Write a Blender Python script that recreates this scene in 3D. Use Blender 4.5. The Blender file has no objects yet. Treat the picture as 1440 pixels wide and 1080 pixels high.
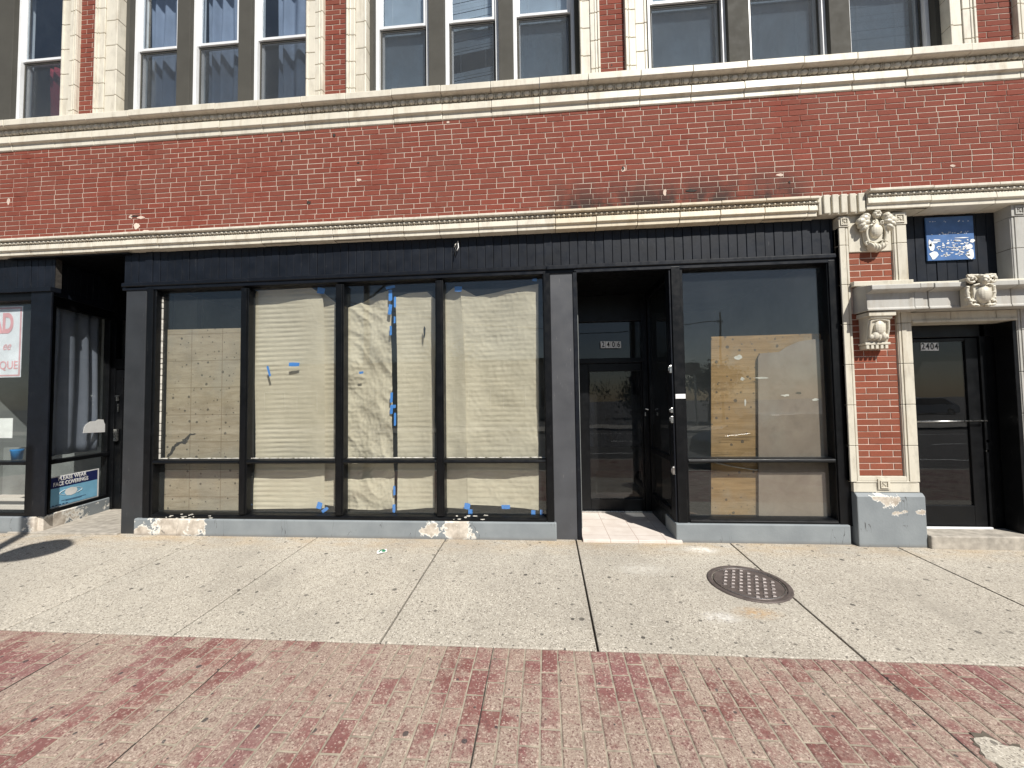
import bpy, math, random
from mathutils import noise as mn
from mathutils import Vector, Matrix
sc = bpy.context.scene
C = sc.collection
R = math.radians
PI = math.pi
rnd = random.Random(7)

# ------------------------------------------------------------------ survey of the place
# camera 4.6 m in front of the shopfront plane (y = 0), recovered from the photograph
D, CAMH, SLOPE = 4.6, 1.576, 0.04114
FPX, YAW, PITCH, ROLL = 566.9, 0.08138, 0.04071, -0.01459
def cam_axes():
    cy, sy, cp, sp, cr, sr = math.cos(YAW), math.sin(YAW), math.cos(PITCH), math.sin(PITCH), math.cos(ROLL), math.sin(ROLL)
    f = Vector((-sy*cp, cy*cp, sp)); r0 = Vector((cy, sy, 0)); u0 = r0.cross(f)
    return cr*r0+sr*u0, -sr*r0+cr*u0, f
RT, UP, FW = cam_axes()
def ray(px, py): return FW + RT*((px-720)/FPX) - UP*((py-540)/FPX)
def W(px, py, y=0.0):
    d = ray(px, py); t = (y+D)/d.y
    return d.x*t, d.z*t+CAMH
def X(px, py, y=0.0): return W(px, py, y)[0]
def Z(px, py, y=0.0): return W(px, py, y)[1]
def G(px, py):
    d = ray(px, py); t = (-CAMH-SLOPE*D)/(d.z-SLOPE*d.y)
    return Vector((d.x*t, d.y*t-D, d.z*t+CAMH))

# ------------------------------------------------------------------ mesh helpers
class MB:
    def __init__(s): s.v = []; s.f = []; s.t = []; s.tint = 0.5
    def face(s, pts):
        n = len(s.v); s.v += [tuple(p) for p in pts]; s.f.append(tuple(range(n, n+len(pts)))); s.t.append(s.tint)
    def add(s, verts, faces):
        n = len(s.v); s.v += [tuple(p) for p in verts]
        for f in faces: s.f.append(tuple(i+n for i in f)); s.t.append(s.tint)
    def box(s, x0, x1, y0, y1, z0, z1):
        if x0 > x1: x0, x1 = x1, x0
        if y0 > y1: y0, y1 = y1, y0
        if z0 > z1: z0, z1 = z1, z0
        v = [(x, y, z) for z in (z0, z1) for y in (y0, y1) for x in (x0, x1)]
        s.add(v, [(0, 2, 3, 1), (4, 5, 7, 6), (0, 1, 5, 4), (2, 6, 7, 3), (0, 4, 6, 2), (1, 3, 7, 5)])
        return s
    def brick(s, x0, x1, y0, y1, z0, z1, c):
        # box with chamfered front (front is -y)
        a = [(x0, y1, z0), (x1, y1, z0), (x1, y1, z1), (x0, y1, z1)]
        b = [(x0, y0+c, z0), (x1, y0+c, z0), (x1, y0+c, z1), (x0, y0+c, z1)]
        d = [(x0+c, y0, z0+c), (x1-c, y0, z0+c), (x1-c, y0, z1-c), (x0+c, y0, z1-c)]
        fs = [(8, 9, 10, 11)]
        for i in range(4):
            j = (i+1) % 4
            fs += [(i, j, 4+j, 4+i), (4+i, 4+j, 8+j, 8+i)]
        s.add(a+b+d, fs)
    def prof_x(s, prof, x0, x1, cap=True):
        # profile [(y,z)...] (closed) swept along x
        n = len(prof)
        v = [(x0, y, z) for y, z in prof]+[(x1, y, z) for y, z in prof]
        fs = [(i, (i+1) % n, n+(i+1) % n, n+i) for i in range(n)]
        if cap: fs += [tuple(range(n))[::-1], tuple(range(n, 2*n))]
        s.add(v, fs); return s
    def prism(s, poly, y0, y1):
        # polygon [(x,z)...] extruded along y
        n = len(poly)
        v = [(x, y0, z) for x, z in poly]+[(x, y1, z) for x, z in poly]
        fs = [(i, n+i, n+(i+1) % n, (i+1) % n) for i in range(n)]+[tuple(range(n)), tuple(range(n, 2*n))[::-1]]
        s.add(v, fs); return s
    def tube(s, pts, r, n=8):
        pts = [Vector(p) for p in pts]; rings = []
        rr = r if isinstance(r, (list, tuple)) else [r]*len(pts)
        for i, p in enumerate(pts):
            d = (pts[min(i+1, len(pts)-1)]-pts[max(i-1, 0)]).normalized()
            a = d.cross(Vector((0, 0, 1))) if abs(d.z) < .9 else d.cross(Vector((1, 0, 0)))
            a.normalize(); b = d.cross(a)
            rings.append([p+rr[i]*(a*math.cos(2*PI*k/n)+b*math.sin(2*PI*k/n)) for k in range(n)])
        v = [q for ring in rings for q in ring]; fs = []
        for i in range(len(pts)-1):
            for k in range(n): fs.append((i*n+k, i*n+(k+1) % n, (i+1)*n+(k+1) % n, (i+1)*n+k))
        fs += [tuple(range(n))[::-1], tuple(range((len(pts)-1)*n, len(pts)*n))]
        s.add(v, fs); return s
    def ell(s, c, r, nu=12, nv=8, rot=0):
        v = []; fs = []
        for j in range(nv+1):
            th = PI*j/nv
            for i in range(nu):
                ph = 2*PI*i/nu
                x, y, z = r[0]*math.sin(th)*math.cos(ph), r[1]*math.sin(th)*math.sin(ph), r[2]*math.cos(th)
                if rot: x, z = x*math.cos(rot)-z*math.sin(rot), x*math.sin(rot)+z*math.cos(rot)
                v.append((c[0]+x, c[1]+y, c[2]+z))
        for j in range(nv):
            for i in range(nu): fs.append((j*nu+i, (j+1)*nu+i, (j+1)*nu+(i+1) % nu, j*nu+(i+1) % nu))
        s.add(v, fs); return s
    def lathe(s, prof, c, n=24):
        # prof [(r,z)]
        v = [(c[0]+r*math.cos(2*PI*k/n), c[1]+r*math.sin(2*PI*k/n), c[2]+z) for r, z in prof for k in range(n)]
        fs = [(i*n+k, i*n+(k+1) % n, (i+1)*n+(k+1) % n, (i+1)*n+k) for i in range(len(prof)-1) for k in range(n)]
        s.add(v, fs); return s
    def grid(s, fn, nu, nv):
        v = [fn(i/nu, j/nv) for j in range(nv+1) for i in range(nu+1)]
        fs = [(j*(nu+1)+i, j*(nu+1)+i+1, (j+1)*(nu+1)+i+1, (j+1)*(nu+1)+i) for j in range(nv) for i in range(nu)]
        s.add(v, fs); return s
def obj(name, mb, mat, parent=None, bev=0, smooth=False, tint=False, loc=None):
    me = bpy.data.meshes.new(name)
    o = Vector((0, 0, 0))
    if loc is not None: o = Vector(loc)
    base = Vector((0, 0, 0))
    p = parent
    while p is not None: base += p.location; p = p.parent
    off = base+o
    me.from_pydata([(v[0]-off.x, v[1]-off.y, v[2]-off.z) for v in mb.v], [], mb.f)
    me.validate(); me.update()
    import bmesh
    bm = bmesh.new(); bm.from_mesh(me)
    if tint: pass
    else: bmesh.ops.remove_doubles(bm, verts=bm.verts, dist=1e-6) if False else None
    bmesh.ops.recalc_face_normals(bm, faces=bm.faces); bm.to_mesh(me); bm.free()
    if tint and len(me.polygons) == len(mb.t):
        a = me.attributes.new('tint', 'FLOAT', 'FACE'); a.data.foreach_set('value', mb.t)
    ob = bpy.data.objects.new(name, me); C.objects.link(ob)
    ob.location = o
    if parent is not None: ob.parent = parent
    me.materials.append(mat)
    if smooth: me.polygons.foreach_set('use_smooth', [True]*len(me.polygons))
    if bev:
        m = ob.modifiers.new('bevel', 'BEVEL'); m.width = bev; m.segments = 2; m.limit_method = 'ANGLE'; m.angle_limit = R(40)
    return ob
def tag(o, label, cat, group=None, kind=None):
    o['label'] = label; o['category'] = cat
    if group: o['group'] = group
    if kind: o['kind'] = kind
    return o
def thing(name, label, cat, loc, group=None):
    o = bpy.data.objects.new(name, None); C.objects.link(o); o.location = loc
    o.empty_display_size = .1
    return tag(o, label, cat, group)
def struct(name, mb, mat, **k):
    o = obj(name, mb, mat, **k); o['kind'] = 'structure'; return o
def text(name, body, mat, parent, loc, size, sx=1, shear=0, bold=0, extr=.0008, rot=(PI/2, 0, 0), align='CENTER', sp=1, fit=0):
    cu = bpy.data.curves.new(name, 'FONT'); cu.body = body; cu.size = size; cu.align_x = align; cu.align_y = 'CENTER'
    cu.extrude = extr; cu.offset = bold; cu.shear = shear; cu.space_character = sp
    o = bpy.data.objects.new(name, cu); C.objects.link(o)
    base = Vector((0, 0, 0)); p = parent
    while p is not None: base += p.location; p = p.parent
    o.location = Vector(loc)-base; o.rotation_euler = rot; o.scale = (sx, 1, 1); o.parent = parent
    cu.materials.append(mat); bpy.context.view_layer.update()
    me = bpy.data.meshes.new_from_object(o.evaluated_get(bpy.context.evaluated_depsgraph_get()))
    q = bpy.data.objects.new(name, me); C.objects.link(q); q.location = o.location; q.rotation_euler = rot; q.scale = (sx, 1, 1); q.parent = parent
    if fit: q.scale = (fit/max(1e-6, max(v.co.x for v in me.vertices)-min(v.co.x for v in me.vertices)), 1, 1)
    bpy.data.objects.remove(o); bpy.data.curves.remove(cu); q.name = name
    return q

# ------------------------------------------------------------------ materials
def lin(c): return tuple((x/12.92 if x <= .04045 else ((x+.055)/1.055)**2.4) for x in c)
class Mat:
    def __init__(s, name):
        s.m = bpy.data.materials.new(name); s.m.use_nodes = True; s.nt = s.m.node_tree; s.nt.nodes.clear()
        s.out = s.n('ShaderNodeOutputMaterial')
        s.geo = s.n('ShaderNodeNewGeometry')
        s.pos = s.geo.outputs['Position']
    def n(s, t, **k):
        nd = s.nt.nodes.new(t)
        for a, b in k.items(): setattr(nd, a, b)
        return nd
    def put(s, sock, v):
        if isinstance(v, bpy.types.NodeSocket): s.nt.links.new(v, sock)
        elif isinstance(v, (tuple, list)) and len(v) == 3 and sock.type == 'RGBA': sock.default_value = (*v, 1)
        else: sock.default_value = v
    def math(s, op, a, b=0, c=0, clamp=False):
        nd = s.n('ShaderNodeMath', operation=op, use_clamp=clamp)
        s.put(nd.inputs[0], a); s.put(nd.inputs[1], b); s.put(nd.inputs[2], c); return nd.outputs[0]
    def mix(s, f, a, b, blend='MIX'):
        nd = s.n('ShaderNodeMix', data_type='RGBA', blend_type=blend); nd.clamp_factor = True
        s.put(nd.inputs[0], f); s.put(nd.inputs[6], a); s.put(nd.inputs[7], b); return nd.outputs[2]
    def noise(s, scale, detail=3, rough=.55, vec=None, col=False, dist=0):
        nd = s.n('ShaderNodeTexNoise'); s.put(nd.inputs['Vector'], vec or s.pos)
        nd.inputs['Scale'].default_value = scale; nd.inputs['Detail'].default_value = detail
        nd.inputs['Roughness'].default_value = rough; nd.inputs['Distortion'].default_value = dist
        return nd.outputs['Color' if col else 'Fac']
    def vor(s, scale, feature='F1', out='Distance', vec=None, rand=1):
        nd = s.n('ShaderNodeTexVoronoi', feature=feature); s.put(nd.inputs['Vector'], vec or s.pos)
        nd.inputs['Scale'].default_value = scale; nd.inputs['Randomness'].default_value = rand
        return nd.outputs[out]
    def vor2(s, scale, plane='xy', off=(0, 0), out='Distance', feature='F1', stretch=1.):
        q = s.xyz(); i, j = (0, 1) if plane == 'xy' else (0, 2)
        nd = s.n('ShaderNodeTexVoronoi', feature=feature, voronoi_dimensions='2D'); nd.inputs['Scale'].default_value = scale
        s.put(nd.inputs['Vector'], s.comb(s.math('ADD', q[i], off[0]), s.math('MULTIPLY', s.math('ADD', q[j], off[1]), stretch), 0.)); return nd.outputs[out]
    def ramp(s, f, lo, hi, a=0., b=1.):
        nd = s.n('ShaderNodeMapRange'); nd.clamp = True; s.put(nd.inputs[0], f)
        for i, v in zip((1, 2, 3, 4), (lo, hi, a, b)): nd.inputs[i].default_value = v
        return nd.outputs[0]
    def map(s, scale=(1, 1, 1), loc=(0, 0, 0), rot=(0, 0, 0)):
        nd = s.n('ShaderNodeMapping'); s.put(nd.inputs[0], s.pos)
        nd.inputs['Location'].default_value = loc; nd.inputs['Rotation'].default_value = rot; nd.inputs['Scale'].default_value = scale
        return nd.outputs[0]
    def xyz(s, vec=None):
        nd = s.n('ShaderNodeSeparateXYZ'); s.put(nd.inputs[0], vec or s.pos); return nd.outputs
    def comb(s, x, y, z):
        nd = s.n('ShaderNodeCombineXYZ')
        for i, v in enumerate((x, y, z)): s.put(nd.inputs[i], v)
        return nd.outputs[0]
    def bump(s, h, strength=.3, dist=.005, normal=None):
        nd = s.n('ShaderNodeBump'); nd.inputs['Strength'].default_value = strength; nd.inputs['Distance'].default_value = dist
        s.put(nd.inputs['Height'], h)
        if normal: s.put(nd.inputs['Normal'], normal)
        return nd.outputs[0]
    def pbr(s, col, rough=.6, metal=0, normal=None, spec=.5, **k):
        b = s.n('ShaderNodeBsdfPrincipled'); s.put(b.inputs['Base Color'], col); s.put(b.inputs['Roughness'], rough)
        s.put(b.inputs['Metallic'], metal); b.inputs['Specular IOR Level'].default_value = spec
        if normal: s.put(b.inputs['Normal'], normal)
        for a, v in k.items(): s.put(b.inputs[a], v)
        s.nt.links.new(b.outputs[0], s.out.inputs[0]); s.b = b; return s.m
def rough_mat(name, col, rough=.6, var=.25, scale=8, bscale=60, bstr=.15, metal=0, spec=.5, scratch=0):
    """painted / plain surface: low-frequency tone change, fine bump"""
    m = Mat(name)
    n1 = m.noise(scale, 5); f = m.ramp(n1, .3, .7)
    c = m.mix(f, tuple(x*(1-var) for x in col), tuple(min(1, x*(1+var)) for x in col))
    if scratch:
        sc_ = m.noise(9, 6, .7, vec=m.map((5, 5, .8)))
        c = m.mix(m.math('MULTIPLY', m.ramp(sc_, .64, .7), scratch), c, (.35, .34, .32))
        c = m.mix(m.math('MULTIPLY', m.ramp(m.noise(75, 3, .7), .73, .77), .35), c, (.22, .21, .20))
    r = m.ramp(m.noise(scale*2.3, 4), .3, .7, max(.05, rough-.1), min(1, rough+.1))
    return m.pbr(c, r, metal, m.bump(m.noise(bscale, 4), bstr, .003), spec)

def mat_brick(name, base, cream=False):
    m = Mat(name); at = m.n('ShaderNodeAttribute', attribute_name='tint').outputs['Fac']
    d, l = tuple(x*.76 for x in base), (base[0]*1.14, base[1]*1.18, base[2]*1.2)
    c = m.mix(at, d, l)
    c = m.mix(m.ramp(m.noise(2.2, 4), .35, .7), c, (base[0]*.9, base[1]*1.15, base[2]*1.2))
    c = m.mix(m.math('MULTIPLY', m.ramp(m.noise(55, 5, .7), .5, .75), .45), c, (base[0]*.55, base[1]*.6, base[2]*.65))
    # soot along the lower courses over the entrance side
    x, y, z = m.xyz()
    low = m.ramp(z, 3.78, 4.16, 1, 0)
    xr = m.math('MULTIPLY', m.ramp(x, .05, .3), m.ramp(x, 2.7, 2.95, 1, 0))
    so = m.math('MULTIPLY', m.math('MULTIPLY', low, xr), m.ramp(m.noise(5, 5, .6, vec=m.map((1, 1, .45))), .36, .56))
    c = m.mix(m.math('MULTIPLY', so, .95), c, (.045, .035, .032))
    # pale mortar smears on some faces
    sm = m.ramp(m.noise(14, 6, .7), .66, .74)
    c = m.mix(m.math('MULTIPLY', sm, .18), c, (.42, .34, .29))
    return m.pbr(c,   .8, 0, m.bump(m.noise(90, 6, .65), .35, .004), .08)
def mat_mortar():
    m = Mat('mortar'); n = m.ramp(m.noise(1.3, 6, .65), .34, .47)
    x, y, z = m.xyz()
    c = m.mix(n, (.19, .068, .050), (.56, .47, .39))
    c = m.mix(m.math('MULTIPLY', m.ramp(m.noise(30, 4), .5, .75), .5), c, (.30, .19, .15))
    low = m.math('MULTIPLY', m.ramp(z, 3.74, 4.02, 1, 0), m.math('MULTIPLY', m.ramp(x, .05, .3), m.ramp(x, 2.7, 2.95, 1, 0)))
    c = m.mix(m.math('MULTIPLY', low, .8), c, (.06, .045, .04))
    return m.pbr(c, .9, 0, m.bump(m.noise(120, 5), .4, .003), .2)
def mat_terra(name, base, stain=.35):
    m = Mat(name); x, y, z = m.xyz()
    c = m.mix(m.ramp(m.noise(3, 5), .3, .7), tuple(v*.88 for v in base), base)
    st = m.ramp(m.noise(4.5, 6, .65, vec=m.map((2.2, 2, .35))), .52, .72)
    c = m.mix(m.math('MULTIPLY', st, stain), c, (.28, .21, .12))
    gr = m.ramp(m.noise(7, 7, .72, vec=m.map((1.5, 1, .6), (5, 0, 3))), .5, .72)
    c = m.mix(m.math('MULTIPLY', gr, stain*.75), c, (.20, .185, .155))
    pit = m.ramp(m.noise(48, 5, .7), .62, .72)
    c = m.mix(m.math('MULTIPLY', pit, .35), c, (.22, .18, .13))
    # rusty, yellowed stretch of the lower ledge above the entrance
    yel = m.math('MULTIPLY', m.math('MULTIPLY', m.ramp(x, .12, .16), m.ramp(x, 2.7, 3.0, 1, 0)), m.ramp(z, 3.9, 3.8))
    c = m.mix(m.math('MULTIPLY', yel, .30), c, (.55, .40, .19))
    return m.pbr(c, .42, 0, m.bump(m.noise(70, 5), .18, .003), .4)
def mat_sidewalk():
    m = Mat('sidewalk_concrete'); x, y, z = m.xyz()
    c = m.mix(m.ramp(m.noise(.9, 5), .3, .7), (.385, .35, .292), (.465, .428, .36))
    sp = m.vor(128, 'F1', 'Color'); slab = m.n('ShaderNodeAttribute', attribute_name='tint').outputs['Fac']
    c = m.mix(slab, c, (.30, .28, .245)); sx = m.xyz(sp)
    c = m.mix(m.ramp(sx[0], .76, .97, 0, .8), c, (.66, .62, .54))
    c = m.mix(m.ramp(sx[1], .72, .95, 0, .85), c, (.15, .13, .11))
    c = m.mix(m.ramp(m.noise(70, 5, .75), .56, .7, 0, .55), c, (.20, .17, .13))
    c = m.mix(m.ramp(m.noise(140, 3, .7), .58, .7, 0, .5), c, (.75, .70, .6))
    # rusty dirt line along the shopfront
    wl = m.math('MULTIPLY', m.ramp(y, -.42, -.02), m.ramp(m.noise(2.5, 5, .6, vec=m.map((1, 2.5, 1))), .35, .65))
    c = m.mix(m.math('MULTIPLY', wl, .45), c, (.42, .27, .11))
    # worn grey drag streaks
    pt = m.ramp(m.noise(.75, 6, .62, vec=m.map((1, 1, 1), (4, 2, 0))), .44, .62)
    c = m.mix(m.math('MULTIPLY', pt, .30), c, (.235, .215, .185))
    sk = m.ramp(m.noise(1.6, 5, .6, vec=m.map((1.6, .55, 1), rot=(0, 0, .9))), .55, .72)
    c = m.mix(m.math('MULTIPLY', sk, .28), c, (.22, .20, .17))
    # chewing gum spots
    for sc_, th, se in ((2.7, .062, 0), (4.3, .048, 3.3), (8.5, .024, 7.7)):
        d = m.vor2(sc_, 'xy', (se, se*1.7)); k = m.xyz(m.vor2(sc_, 'xy', (se, se*1.7), 'Color'))
        dd = m.math('ADD', d, m.math('MULTIPLY', m.math('SUBTRACT', m.noise(60, 3), .5), .04))
        rad = m.math('MULTIPLY_ADD', k[1], th*sc_/3.1*.75, th*sc_/3.1*.3)
        spot = m.math('MULTIPLY', m.math('LESS_THAN', dd, rad), m.math('GREATER_THAN', k[0], .25))
        c = m.mix(m.math('MULTIPLY', spot, m.ramp(k[2], 0, 1, .45, .92)), c, (.05, .045, .04))
    # paint spill in front of the right-hand post and rust below the manhole
    for (px, py), r, col, st in (((985, 773), .16, (.78, .76, .72), .9), ((1012, 868), .14, (.75, .74, .72), .6), ((1065, 862), .16, (.45, .26, .09), .6), ((905, 800), .25, (.62, .6, .55), .5)):
        p = G(px, py)
        dx = m.math('SUBTRACT', x, p.x); dy = m.math('MULTIPLY', m.math('SUBTRACT', y, p.y), 2.0)
        d = m.math('SQRT', m.math('ADD', m.math('MULTIPLY', dx, dx), m.math('MULTIPLY', dy, dy)))
        k = m.math('MULTIPLY', m.ramp(d, r*1.3, r*.2), m.ramp(m.noise(22, 6, .7), .38, .6))
        c = m.mix(m.math('MULTIPLY', k, st), c, col)
    h = m.math('ADD', m.noise(150, 4), sx[2])
    return m.pbr(c, .8, 0, m.bump(h, .35, .003), .3)
def mat_paver():
    m = Mat('stamped_brick_paving'); x, y, z = m.xyz()
    rndb = m.n('ShaderNodeAttribute', attribute_name='tint').outputs['Fac']
    red = m.mix(rndb, (.165, .068, .060), (.225, .098, .086))
    red = m.mix(m.ramp(m.noise(2.1, 4), .4, .65), red, (.22, .105, .10))
    worn = m.mix(m.ramp(m.noise(170, 4, .8), .4, .62), (.195, .122, .098), (.425, .345, .28))
    worn = m.mix(m.ramp(m.noise(1.3, 4), .35, .68), worn, m.mix(m.ramp(m.noise(110, 4, .8), .4, .62), (.20, .14, .115), (.43, .365, .295)))
    k = m.math('ADD', m.noise(1.7, 6, .68, vec=m.map((1, 1, 1), (2, 7, 0))), m.math('MULTIPLY', m.math('SUBTRACT', rndb, .5), .15))
    k = m.math('ADD', k, m.math('MULTIPLY', m.math('SUBTRACT', m.noise(14, 7, .8), .5), .55))
    c = m.mix(m.ramp(k, .39, .53), red, worn)
    c = m.mix(m.math('MULTIPLY', m.ramp(m.noise(.8, 4), .5, .7), .35), c, (.20, .15, .13))
    sp = m.xyz(m.vor(120, 'F1', 'Color'))
    c = m.mix(m.ramp(sp[0], .76, .98, 0, .5), c, (.56, .46, .385))
    c = m.mix(m.ramp(sp[1], .80, .97, 0, .8), c, (.13, .065, .06))
    for sc_, th, se in ((2.6, .036, 1.), (5.8, .045, 5.)):
        d = m.vor2(sc_, 'xy', (se, se*1.7)); kk = m.xyz(m.vor2(sc_, 'xy', (se, se*1.7), 'Color'))
        spot = m.math('MULTIPLY', m.math('LESS_THAN', m.math('ADD', d, m.math('MULTIPLY', m.math('SUBTRACT', m.noise(70, 3), .5), .03)), m.math('MULTIPLY_ADD', kk[1], th*1.0, th*.25)), m.math('GREATER_THAN', kk[0], .35))
        c = m.mix(m.math('MULTIPLY', spot, .8), c, (.04, .04, .042))
    h = m.math('SUBTRACT', m.math('ADD', m.noise(110, 4), m.math('MULTIPLY', sp[2], .6)), 0.)
    return m.pbr(c, .8, 0, m.bump(h, .45, .004), .3)
def mat_bulk():
    m = Mat('peeling_grey_paint'); x, y, z = m.xyz()
    c = m.mix(m.ramp(m.noise(4, 5), .3, .7), (.19, .21, .222), (.24, .262, .272))
    c = m.mix(m.math('MULTIPLY', m.ramp(m.noise(40, 5, .7), .6, .72), .5), c, (.16, .18, .19))
    jn = m.xyz(m.noise(6.5, 6, .68, col=True)); jx = m.math('MULTIPLY', m.math('SUBTRACT', jn[0], .5), .62); jz = m.math('MULTIPLY', m.math('SUBTRACT', jn[2], .5), .30)
    pk = None
    for a, b, r in ((-4.55, .10, .34), (-4.95, .03, .18), (-4.22, .1, .2), (-1.02, .1, .23), (-1.33, .11, .14), (3.55, .47, .09), (3.88, .35, .05), (3.64, .34, .05), (3.49, .5, .08), (-6.3, .08, .3), (-5.8, .06, .5)):
        dx = m.math('ADD', m.math('SUBTRACT', x, a), jx); dz = m.math('ADD', m.math('MULTIPLY', m.math('SUBTRACT', z, b), 1.2), jz)
        d = m.math('SQRT', m.math('ADD', m.math('MULTIPLY', dx, dx), m.math('MULTIPLY', dz, dz)))
        k = m.ramp(d, r, r*.25, 0, 1)
        pk = k if pk is None else m.math('MAXIMUM', pk, k)
    mask = m.math('ADD', m.math('MULTIPLY', pk, .62), m.math('MULTIPLY', m.noise(11, 7, .7), .62))
    c = m.mix(m.ramp(mask, .54, .56), c, (.74, .72, .66))
    pl = m.mix(m.ramp(m.noise(8, 6, .7), .35, .65), (.36, .31, .255), (.64, .58, .50))
    c = m.mix(m.ramp(mask, .62, .70), c, pl)
    ck = m.ramp(m.math('ABSOLUTE', m.math('SUBTRACT', m.noise(1.5, 5, .6, vec=m.map((1.3, 1, .22), (.7, 0, 0))), .5)), .0022, .0008)
    c = m.mix(m.math('MULTIPLY', ck, m.ramp(m.noise(3, 3), .5, .56, 0, .85)), c, (.06, .06, .06))
    c = m.mix(m.math('MULTIPLY', m.ramp(m.noise(17, 6, .75, vec=m.map((1, 1, .5))), .66, .70), .7), c, (.10, .11, .115))
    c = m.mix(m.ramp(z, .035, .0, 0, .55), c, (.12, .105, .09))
    h = m.math('ADD', m.noise(45, 5), m.math('MULTIPLY', m.ramp(mask, .5, .6), -2.))
    return m.pbr(c, .6, 0, m.bump(h, .4, .004), .35)
def mat_glass(name, dust=.05, tint=(.955, .97, .965), dustcol=(.42, .46, .46), ior=1.52, pts=.08):
    m = Mat(name)
    r0 = ((ior-1)/(ior+1))**2
    dt = m.n('ShaderNodeVectorMath', operation='DOT_PRODUCT'); m.put(dt.inputs[0], m.geo.outputs['Normal']); m.put(dt.inputs[1], m.geo.outputs['Incoming'])
    fr = m.math('ADD', m.math('MULTIPLY', m.math('POWER', m.math('SUBTRACT', 1., m.math('ABSOLUTE', dt.outputs['Value'])), 5.), 1-r0), r0)
    nb = m.bump(m.noise(1.3, 2), .02, .05)
    t = m.n('ShaderNodeBsdfTransparent'); m.put(t.inputs[0], tint)
    g = m.n('ShaderNodeBsdfGlossy'); g.inputs['Roughness'].default_value = .0; m.put(g.inputs['Normal'], nb)
    m.put(g.inputs['Color'], (1, 1, 1))
    d = m.n('ShaderNodeBsdfDiffuse'); m.put(d.inputs[0], dustcol)
    a = m.n('ShaderNodeMixShader'); m.put(a.inputs[0], fr); m.nt.links.new(t.outputs[0], a.inputs[1]); m.nt.links.new(g.outputs[0], a.inputs[2])
    k = m.math('MULTIPLY', m.ramp(m.noise(2.2, 6, .65, vec=m.map((1.3, 1, .8))), .25, .75, .55, 1.35), dust)
    k = m.math('ADD', k, m.math('MULTIPLY', m.ramp(m.noise(38, 5, .75), .70, .78), pts))
    b = m.n('ShaderNodeMixShader'); m.put(b.inputs[0], k); m.nt.links.new(a.outputs[0], b.inputs[1]); m.nt.links.new(d.outputs[0], b.inputs[2])
    m.nt.links.new(b.outputs[0], m.out.inputs[0]); return m.m
def mat_paper():
    m = Mat('kraft_paper'); x, y, z = m.xyz()
    c = m.mix(m.ramp(m.noise(3, 5), .3, .7), (.53, .465, .355), (.62, .55, .43))
    c = m.mix(m.math('MULTIPLY', m.ramp(m.noise(26, 6, .7), .6, .75), .3), c, (.30, .235, .15))
    fb = m.noise(160, 4, .7, vec=m.map((1, 1, .3)))
    c = m.mix(m.ramp(fb, .55, .75, 0, .25), c, (.66, .57, .42))
    rp = m.noise(7, 4, .55, vec=m.map((.35, .35, 3.2)), dist=.6)
    cr = m.noise(5, 6, .62, dist=1.2)
    d = m.n('ShaderNodeBsdfDiffuse'); m.put(d.inputs[0], c); nb = m.bump(m.math('ADD', m.math('MULTIPLY', rp, .9), m.math('MULTIPLY', cr, .8)), .30, .02)
    m.put(d.inputs['Normal'], nb)
    t = m.n('ShaderNodeBsdfTranslucent'); m.put(t.inputs[0], c)
    mx = m.n('ShaderNodeMixShader'); mx.inputs[0].default_value = .12
    m.nt.links.new(d.outputs[0], mx.inputs[1]); m.nt.links.new(t.outputs[0], mx.inputs[2]); m.nt.links.new(mx.outputs[0], m.out.inputs[0]); return m.m
def mat_ply(name, a, b, grid=None, grain=(1.2, 1, 7), nails=.12):
    m = Mat(name); x, y, z = m.xyz()
    g = m.noise(3.5, 6, .6, vec=m.map(grain), dist=.6)
    c = m.mix(m.ramp(g, .3, .7), a, b)
    c = m.mix(m.math('MULTIPLY', m.ramp(m.noise(3.5, 5, .6), .52, .75), .45), c, tuple(v*.55 for v in a))
    c = m.mix(m.math('MULTIPLY', m.ramp(m.noise(60, 5, .7), .58, .72), .35), c, tuple(v*.5 for v in a))
    c = m.mix(m.math('MULTIPLY', m.ramp(m.noise(1.7, 4, .6, vec=m.map((1, 1, 1), (3, 3, 8))), .5, .62), .3), c, (.27, .25, .21))
    if grain[2] > 8: c = m.mix(m.math('MULTIPLY', m.ramp(m.noise(4, 4, .6, vec=m.map((.35, 1, 9))), .60, .66), .6), c, tuple(v*.4 for v in a))
    if nails:
        d = m.vor2(6.5, 'xz'); k = m.xyz(m.vor2(6.5, 'xz', (0, 0), 'Color'))
        sp = m.math('LESS_THAN', m.math('ADD', d, m.math('MULTIPLY', m.math('SUBTRACT', m.noise(50, 3), .5), .08)), m.math('MULTIPLY', k[1], nails))
        c = m.mix(m.math('MULTIPLY', sp, .8), c, (.05, .04, .03))
        d2 = m.vor2(11, 'xz', (5, 2)); k2 = m.xyz(m.vor2(11, 'xz', (5, 2), 'Color'))
        c = m.mix(m.math('MULTIPLY', m.math('LESS_THAN', d2, m.math('MULTIPLY', k2[1], .10)), m.math('GREATER_THAN', k2[0], .5)), c, (.09, .07, .05))
    if grid:
        for ax, p, o in ((0, grid[0], grid[2]), (2, grid[1], grid[3])):
            f = m.math('ABSOLUTE', m.math('SUBTRACT', m.math('FRACT', m.math('DIVIDE', m.math('ADD', (x, y, z)[ax], o), p)), .5))
            c = m.mix(m.math('MULTIPLY', m.math('LESS_THAN', f, .006/p), .55), c, (.16, .115, .07))
    return m.pbr(c, .75, 0, m.bump(g, .2, .003), .25)
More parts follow.
